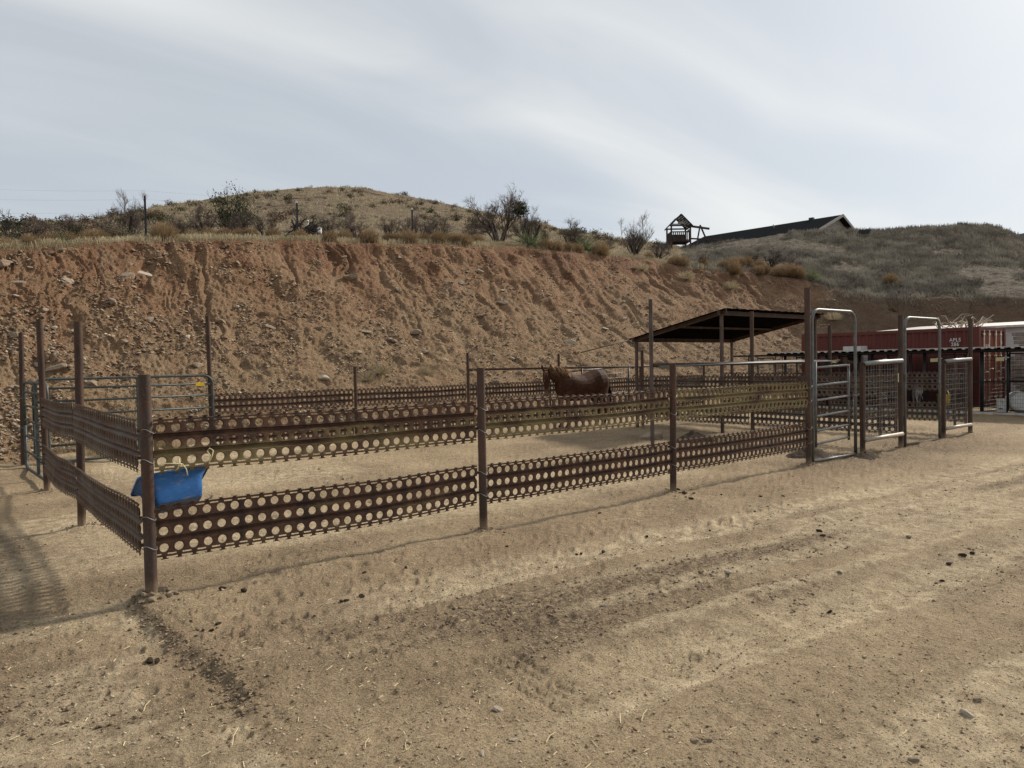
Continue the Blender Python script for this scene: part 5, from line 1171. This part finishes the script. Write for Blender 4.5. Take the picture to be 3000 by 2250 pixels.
def g_hill():
    px = random.uniform(-200, 2000); az = pxaz(px); r0 = crest_r(az); r1 = float(np.interp(az, AZ, sd_)); r_ = r0+3+(r1-r0-2)*random.random()**.85; p = place(px, r_)
    if vnoise(np.array([p[0]*.22]), np.array([p[1]*.22]), 310)[0] < .38: return None
    return (*p, .7+r_/60)
grass('hill_grass', 'patches of pale dry grass over the hillside', 15000, g_hill, M['drygrass'], .05, .16, .022)
def g_mound():
    px = random.uniform(2000, 3150); az = pxaz(px); r0 = crest_r(az); r1 = float(np.interp(az, AZ, sd_)); r_ = r0-.3+(r1-r0+1)*random.random(); p = place(px, r_)
    if vnoise(np.array([p[0]*.35]), np.array([p[1]*.35]), 320)[0] < .25: return None
    return (*p, 1.0 + .5*random.random())
grass('mound_grass', 'grey winter grass and weeds covering the mound', 30000, g_mound, M['moundgrass'], .05, .19, .016)
def g_bank():
    px = random.uniform(-100, 2500); az = pxaz(px); a = float(np.interp(az, AZ, rt)); b = crest_r(az); p = place(px, a + (b-a)*random.random()**2.2*.45 - .2)
    if vnoise(np.array([p[0]*.6]), np.array([p[1]*.9]), 330)[0] < .55: return None
    return (*p, .8)
grass('bank_weeds', 'thin dry weeds at the foot of the bank', 6000, g_bank, M['drygrass'], .05, .20, .006, 'weeds')

# ------------------------------------------------------------ stones
def rock_mesh(seed, sub=2, flat=.6):
    bm = bmesh.new(); bmesh.ops.create_icosphere(bm, subdivisions=sub, radius=1); rr = random.Random(seed); pl = [(Vector((rr.gauss(0, 1), rr.gauss(0, 1), rr.gauss(0, 1))).normalized(), rr.uniform(.45, .85)) for _ in range(9)]
    for v in bm.verts:
        for n_, d_ in pl:
            s_ = v.co.dot(n_)
            if s_ > d_: v.co -= n_*(s_-d_)
        v.co += Vector((rr.uniform(-1, 1), rr.uniform(-1, 1), rr.uniform(-1, 1)))*.03; v.co.z *= flat
    me = bpy.data.meshes.new('rock'); bm.to_mesh(me); bm.free(); return me
RK = [[rock_mesh(s_, 3) for s_ in (1, 2, 3, 4)] for _ in range(1)][0]
def rock(loc, s, mat, label, group=None, k=None, sx=1.0, name='rock', rot=None):
    me = RK[(k if k is not None else random.randint(0, 3)) % 4].copy(); me.materials.append(mat); o = bpy.data.objects.new(name, me); col.objects.link(o); o.location = loc; o.scale = (s*sx, s, s); o.rotation_euler = rot or (random.uniform(-.3, .3), random.uniform(-.3, .3), random.uniform(0, 6)); tag(o, label, 'rock', group); return o
def bank_at(px, py):      # first hit of the sight line with the bank
    d = ray(px, py); az = az_of(px, py); hz = math.hypot(d[0], d[1]); k = int(np.clip(np.searchsorted(AZ, az), 0, NC-1)); tn = d[2]/hz
    e = (ZB2[:, k]-CAM_H)/RB[:, k]; j = np.nonzero(e >= tn)[0]; r_ = RB[j[0], k] if len(j) else rc[k]; ad = az_dir(az); return (CU+ad[0]*r_, CV+ad[1]*r_, terr(az, r_)), r_
big = [(420,800,48,2.4,'stonelt','long flat pale grey slab in the upper left of the bank'),(708,905,28,2.0,'stonelt','white flat rock in the bank right of the tall post'),(880,735,16,1.5,'stonelt','pale striped boulder just under the rim'),(1030,920,24,1.3,'stone','large rounded boulder in the middle of the bank'),(1125,912,22,1.2,'stone','boulder in the bank right of the large rounded one'),(1180,925,22,1.3,'stone','boulder above the cluster of slabs in the mid bank'),(1310,1025,26,1.3,'stone','round dark boulder low in the bank behind the short posts'),(1215,1000,26,1.5,'stone','wide tan slab low in the bank'),(40,825,32,1.8,'stone','long stone ledge at the left edge of the bank'),(375,775,32,1.1,'stonered','big earth coloured boulder above the long flat slab'),(630,790,20,1.5,'stonered','earth coloured lump under the rim, left of the middle'),(675,800,18,1.0,'stonered','rounded reddish lump beside the earth coloured one'),(955,770,24,1.2,'stonered','reddish boulder below the striped one'),(850,950,24,1.5,'stonered','wide brown hump in the middle bank'),(545,722,12,1.5,'stonelt','pale stone tucked under the rim at the left'),(1640,960,34,1.5,'stone','broad exposed rock in the bank right of the horse'),(1780,925,32,1.6,'stone','broad exposed rock above the shelter'),(1870,945,18,1.2,'stonelt','pale rock face just left of the shelter roof'),(1545,890,22,1.5,'stone','flat rock high in the bank above the horse'),(2290,995,14,1.4,'stonelt','pale rock in the bank right of the shelter'),(2150,940,10,2.0,'stonelt','thin pale rock above the shelter roof'),(160,960,14,1.3,'stonelt','pale rock in the left of the bank above the corner posts')]
for i, (px, py, s_, sx, mt, lb) in enumerate(big):
    p, r_ = bank_at(px, py); s = s_/FPX*r_*.5; rock((p[0], p[1]+s*.55, p[2]-s*.30), s, M[mt], lb, None, i, sx, 'boulder', (R(35), random.uniform(-.2, .2), random.uniform(-.3, .3)))
rr = random.Random(77)
for k in range(130):
    px, py = rr.uniform(-20, 2380), 0; py = rr.uniform(740+max(0, px-1500)*.1, 1120-max(0, 700-px)*-.05); p, r_ = bank_at(px, py); s = rr.uniform(.05, .15)*(1.3 if rr.random() < .15 else 1); pale_ = rr.random() < .32
    rock(p, s, M['stonelt'] if pale_ else M['stone'], 'small pale stone lodged in the bank face' if pale_ else 'small brown stone lodged in the bank face', 'pale stones in the bank' if pale_ else 'brown stones in the bank', None, rr.uniform(1, 1.7), 'stone')
# stones on the ground, each where the photo has one
def gp(px, py, dz=0): g = ground_pt(px, py); return (float(g[0]), float(g[1]), terr_xy(*g)+dz)
for px, py, r_, mt, lb in [(1458,2077,.042,'stonelt','round white stone on the dirt near the bottom middle'),(1770,1778,.036,'stonelt','upright white stone on the dirt below the third fence post'),(2132,1685,.050,'stonelt','white wedge shaped stone right of the middle of the yard'),(2093,1686,.030,'stonelt','small white stone just left of the wedge shaped one'),(2462,1678,.05,'stonelt','pale stone at the end of the dark gravel band'),(2663,1575,.055,'stone','grey stone lying on the wheel track at the right'),(2833,2076,.048,'stonelt','pale flat stone near the right bottom corner'),(2865,2040,.035,'stone','grey stone above the pale flat one at the right'),(2677,2210,.035,'stone','stone at the bottom edge right of the middle'),(1505,2168,.03,'stonelt','pale chip lying in straw near the bottom'),(1412,2210,.028,'stonelt','small white chip at the bottom edge'),(1957,1688,.022,'stone','dark pebble beside the white stones'),(2345,1750,.022,'stonelt','small white stone in the gravel band'),(2532,1925,.028,'stonelt','small tan stone in the lower right of the yard'),(1910,1290,.20,'stone','grey block at the foot of the tall free standing post'),(955,1415,.06,'stonelt','white rock on the ground inside the pen'),(935,1380,.05,'stone','grey rock inside the pen behind the white one'),(2075,2165,.03,'stone','dark stone at the bottom left of the wheel track'),(2035,2166,.035,'stone','angular stone at the lower edge of the yard'),(390,2180,.02,'stonelt','pale flake in the lower left dirt')]:
    r_ *= .56 if r_ < .1 else 1; rock(gp(px, py, r_*.2), r_, M[mt], lb, None, None, 1.25)
for i in range(11):
    a = i*.61; d_ = .07+.05*random.random(); x, y = .02+d_*math.cos(a)*1.2, -.06+d_*math.sin(a)-.03*(i > 6); rock((x, y, terr_xy(x, y)+.01), random.uniform(.018, .045), M['stone'], 'stone in the little heap around the foot of the corner post', 'stones round the corner post')
# dung clods
cl_px = [(652,1725,.035),(715,1742,.032),(505,1698,.012),(1000,1775,.022),(1060,1760,.03),(1015,1772,.024),(1068,1688,.022),(1190,1676,.02),(1485,1604,.02),(1690,1620,.026),(1703,1617,.024),(1766,1612,.028),(1895,1572,.028),(1757,1507,.022),(2113,1452,.024),(2005,1452,.04),(2025,1468,.035),(1985,1445,.04),(2228,1457,.03),(2294,1454,.022),(2210,1492,.02),(2080,1552,.018),(2400,1562,.035),(2410,1575,.03),(440,1925,.035),(460,1930,.028),(1005,1410,.03),(595,1860,.018),(620,1862,.02),(640,1840,.022),(1100,1430,.03),(560,1830,.02),(2780,1640,.03),(2820,1620,.035),(2850,1612,.03),(2760,1680,.02),(3040,1700,.02),(2430,1770,.022),(2440,1776,.02),(1330,1790,.016)]
for i, (px, py, r_) in enumerate(cl_px):
    r_ *= .8; rock(gp(px, py, r_*.3), r_, M['dung'], 'dark clod of dung lying on the dirt yard', 'dung clods on the yard', None, 1.2, 'dung_clod')['category'] = 'dung'
soil = []
for k in range(700):
    q = rng.random()*(len(led)-2.2); i = int(q); f = q-i; x = led[i][0]*(1-f)+led[i+1][0]*f+rng.normal(0, .07); y = led[i][1]*(1-f)+led[i+1][1]*f+rng.normal(0, .05); s_ = .004*(5 ** (rng.random()**2)); soil.append((x, y, terr_xy(x, y)+s_*.3, s_))
for (px_, py_) in ((0, 0), (3.06, 0), (6.05, 0), (9.35, 0), (0, 3.15), (0, 6.1), (11.1, 0), (12.6, 0), (15.9, 0), (10.9, 0)):
    for k in range(70):
        a = rng.random()*6.28; d_ = .05+abs(rng.normal(0, .12)); x, y = px_+d_*math.cos(a), py_+d_*math.sin(a); s_ = .004*(6 ** (rng.random()**2)); soil.append((x, y, terr_xy(x, y)+s_*.3, s_))
SOIL = soil
# manure heaps in the far pens
for i, (x, y, s_, lb) in enumerate([(10.35, .55, .42, 'dark wet manure heap just inside the closed gate'), (11.0, 3.4, .5, 'manure mound behind the front panels near the tall post'), (10.9, -.15, .22, 'low manure heap at the foot of the gate post')]):
    bm = bmesh.new(); bmesh.ops.create_grid(bm, x_segments=48, y_segments=48, size=1.6); 
    co = np.array([v.co for v in bm.verts]); rr_ = np.hypot(co[:, 0], co[:, 1]); z = .32*np.exp(-rr_**2*1.8)*(1+.6*fbm(co[:, 0]*3+i, co[:, 1]*3, 4, 400)) + .10*fbm(co[:, 0]*8, co[:, 1]*8, 3, 410)*np.exp(-rr_**2*1.2) - .05 - .16*rr_**2
    for v, zz in zip(bm.verts, z): v.co.z = zz
    me = bpy.data.meshes.new('manure_heap'); bm.to_mesh(me); bm.free(); me.materials.append(M['dung']); me.polygons.foreach_set('use_smooth', [True]*len(me.polygons)); o = bpy.data.objects.new('manure_heap', me); col.objects.link(o); o.location = (x, y, terr_xy(x, y)+.01); o.scale = (s_*1.4, s_, s_); tag(o, lb, 'manure')
# uncountable gravel: one mesh of tiny chips
def chips(name, label, pts, mat, kind='stuff'):
    base = np.array([(1, 0, 0), (-.5, .87, 0), (-.5, -.87, 0), (0, 0, .8), (0, 0, -.6)]) ; fb = np.array([(0, 1, 3), (1, 2, 3), (2, 0, 3), (1, 0, 4), (2, 1, 4), (0, 2, 4)])
    n = len(pts); P = np.array([p[:3] for p in pts]); S = np.array([p[3] for p in pts]); A = rng.uniform(0, 6.28, n); c, s_ = np.cos(A), np.sin(A)
    B = np.repeat(base[None], n, 0)*(1+rng.uniform(-.35, .35, (n, 5, 3))); st = rng.uniform(.8, 1.7, n); B[:, :, 0] *= st[:, None]; B[:, :, 2] *= .8
    tx = rng.uniform(-.5, .5, n); z = B[:, :, 2]*np.cos(tx)[:, None]+B[:, :, 0]*np.sin(tx)[:, None]; x = B[:, :, 0]*c[:, None]-B[:, :, 1]*s_[:, None]; y = B[:, :, 0]*s_[:, None]+B[:, :, 1]*c[:, None]
    V = np.stack([x, y, z], -1)*S[:, None, None]+P[:, None, :]; Fc = (fb[None]+(np.arange(n)*5)[:, None, None]).reshape(-1, 3)
    me = bpy.data.meshes.new(name); me.vertices.add(n*5); me.vertices.foreach_set('co', V.ravel().astype(np.float32)); me.loops.add(Fc.size); me.loops.foreach_set('vertex_index', Fc.ravel().astype(np.int32)); me.polygons.add(len(Fc)); me.polygons.foreach_set('loop_start', np.arange(0, Fc.size, 3, dtype=np.int32)); me.polygons.foreach_set('loop_total', np.full(len(Fc), 3, np.int32)); me.update(calc_edges=True); me.materials.append(mat)
    o = bpy.data.objects.new(name, me); col.objects.link(o); tag(o, label, 'gravel', kind=kind); return o
def yard_pts(n, smin, smax, loose_only=False, ymax=1700):
    out = []
    ii = rng.integers(60, NC-60, n*(6 if loose_only else 1)); jj = (rng.random(len(ii))**1.0*(NG-2)).astype(int)
    for i, j in zip(ii, jj):
        if loose_only and loose[j, i] < .3+.5*rng.random(): continue
        s = smin*(smax/smin)**(rng.random()**2.6); d = RG[j, i]; s = max(s, d*.0006); f = rng.random(2)
        x = XG[j, i]+(XG[j, min(i+1, NC-1)]-XG[j, i])*f[0]; y = YG[j, i]+(YG[min(j+1, NG-1), i]-YG[j, i])*f[1]; out.append((x, y, Zg[j, i]+s*.25, s))
    return out
M['pebl'] = plain('pale_gravel', (.42, .34, .24), .95, 0, .5, 6, (.55, .48, .38), .6, .1); M['pebd'] = plain('brown_gravel', (.19, .138, .092), .95, 0, .5, 6, (.26, .19, .12), .6, .1)
chips('gravel', 'fine pale gravel scattered over the yard', yard_pts(22000, .0022, .010), M['pebl'])
chips('gravel', 'fine brown soil crumbs scattered over the yard', yard_pts(20000, .0025, .012), M['pebd'])
chips('gravel', 'dark crumbly gravel churned up in bands and by the gates', yard_pts(9000, .004, .018, True), M['pebd'])
def bank_pts(n, smin, smax, pw=1.0):
    out = []; ii = rng.integers(20, NC-20, n); jj = (rng.random(n)**pw*(NB-8)).astype(int)+4; cl_ = vnoise(XB[jj, ii]*1.4, ZB2[jj, ii]*1.8, 500)
    for i, j, c_ in zip(ii, jj, cl_):
        if c_ < .38+.35*rng.random(): continue
        s = smin*(smax/smin)**(rng.random()**2.2); out.append((XB2[j, i]+rng.normal(0, .02), YB2[j, i]-s*.2, ZB2[j, i]+s*.15+rng.normal(0, .02), s))
    return out
chips('rubble', 'broken brown rock rubble over the bank face', bank_pts(34000, .014, .075), M['stone'])
chips('rubble', 'pale stone fragments over the bank face', bank_pts(10000, .012, .055), M['pebl'])
chips('rubble', 'reddish clods over the upper bank face', bank_pts(16000, .014, .07, .6), M['stonered'])
chips('soil_crumbs', 'crumbled soil along the washed out edge and round the post feet', SOIL, M['pebd'])
# straw and dry stalks on the yard
m = MB()
for k in range(2600):
    i = int(rng.integers(80, NC-80)); j = int(rng.random()**1.3*(NG-4)); x, y, z = XG[j, i], YG[j, i], Zg[j, i]; a = rng.random()*6.28; L = rng.uniform(.012, .05)*(1.8 if rng.random() < .05 else 1); d_ = Vector((math.cos(a), math.sin(a), rng.uniform(-.05, .15))); p = Vector((x, y, z+.004)); s_ = Vector((-math.sin(a), math.cos(a), .6))*.0011*(1+RG[j, i]*.12)
    m.add([p-s_, p+s_, p+d_*L+s_, p+d_*L-s_], [(0, 1, 2, 3)])
o = m.build('straw', M['straw']); tag(o, 'scattered bits of dry straw on the yard', 'straw', kind='stuff')
for i, (px, py, L, a) in enumerate([(1880, 2115, .12, .5), (1600, 2180, .10, .4), (1190, 2200, .09, 1.0), (1070, 2190, .08, .9), (680, 2195, .16, 1.1), (420, 2080, .12, 1.1), (1075, 2120, .06, -.3)]):
    p = gp(px, py, .006); m = MB().tube([(0, 0, 0), (L*.5, .006, .004), (L, 0, .0)], .0022, 5); o = m.build('dry_stalk', M['straw'], None); o.location = p; o.rotation_euler.z = a; tag(o, 'single dry stalk lying on the bare dirt in the foreground', 'stalk', 'dry stalks in the foreground')
# distant mountain at the right edge
a_ = [place(px, 60) for px in (2900,)][0]; m = MB(); vs = []; D = 1500
prm = [(2880, 760), (2930, 705), (2960, 694), (2985, 686), (3003, 682), (3040, 690), (3090, 672), (3160, 690), (3260, 700), (3400, 740)]
for px, py in prm:
    d = ray(px, py); hz = math.hypot(d[0], d[1])
    for q, z in ((D*.93, -20), (D, CAM_H+d[2]/hz*D), (D*1.1, -20)): vs.append((CU+d[0]/hz*q, CV+d[1]/hz*q, z))
m.add(vs, [(3*i+j, 3*i+3+j, 3*i+4+j, 3*i+1+j) for i in range(len(prm)-1) for j in range(2)])
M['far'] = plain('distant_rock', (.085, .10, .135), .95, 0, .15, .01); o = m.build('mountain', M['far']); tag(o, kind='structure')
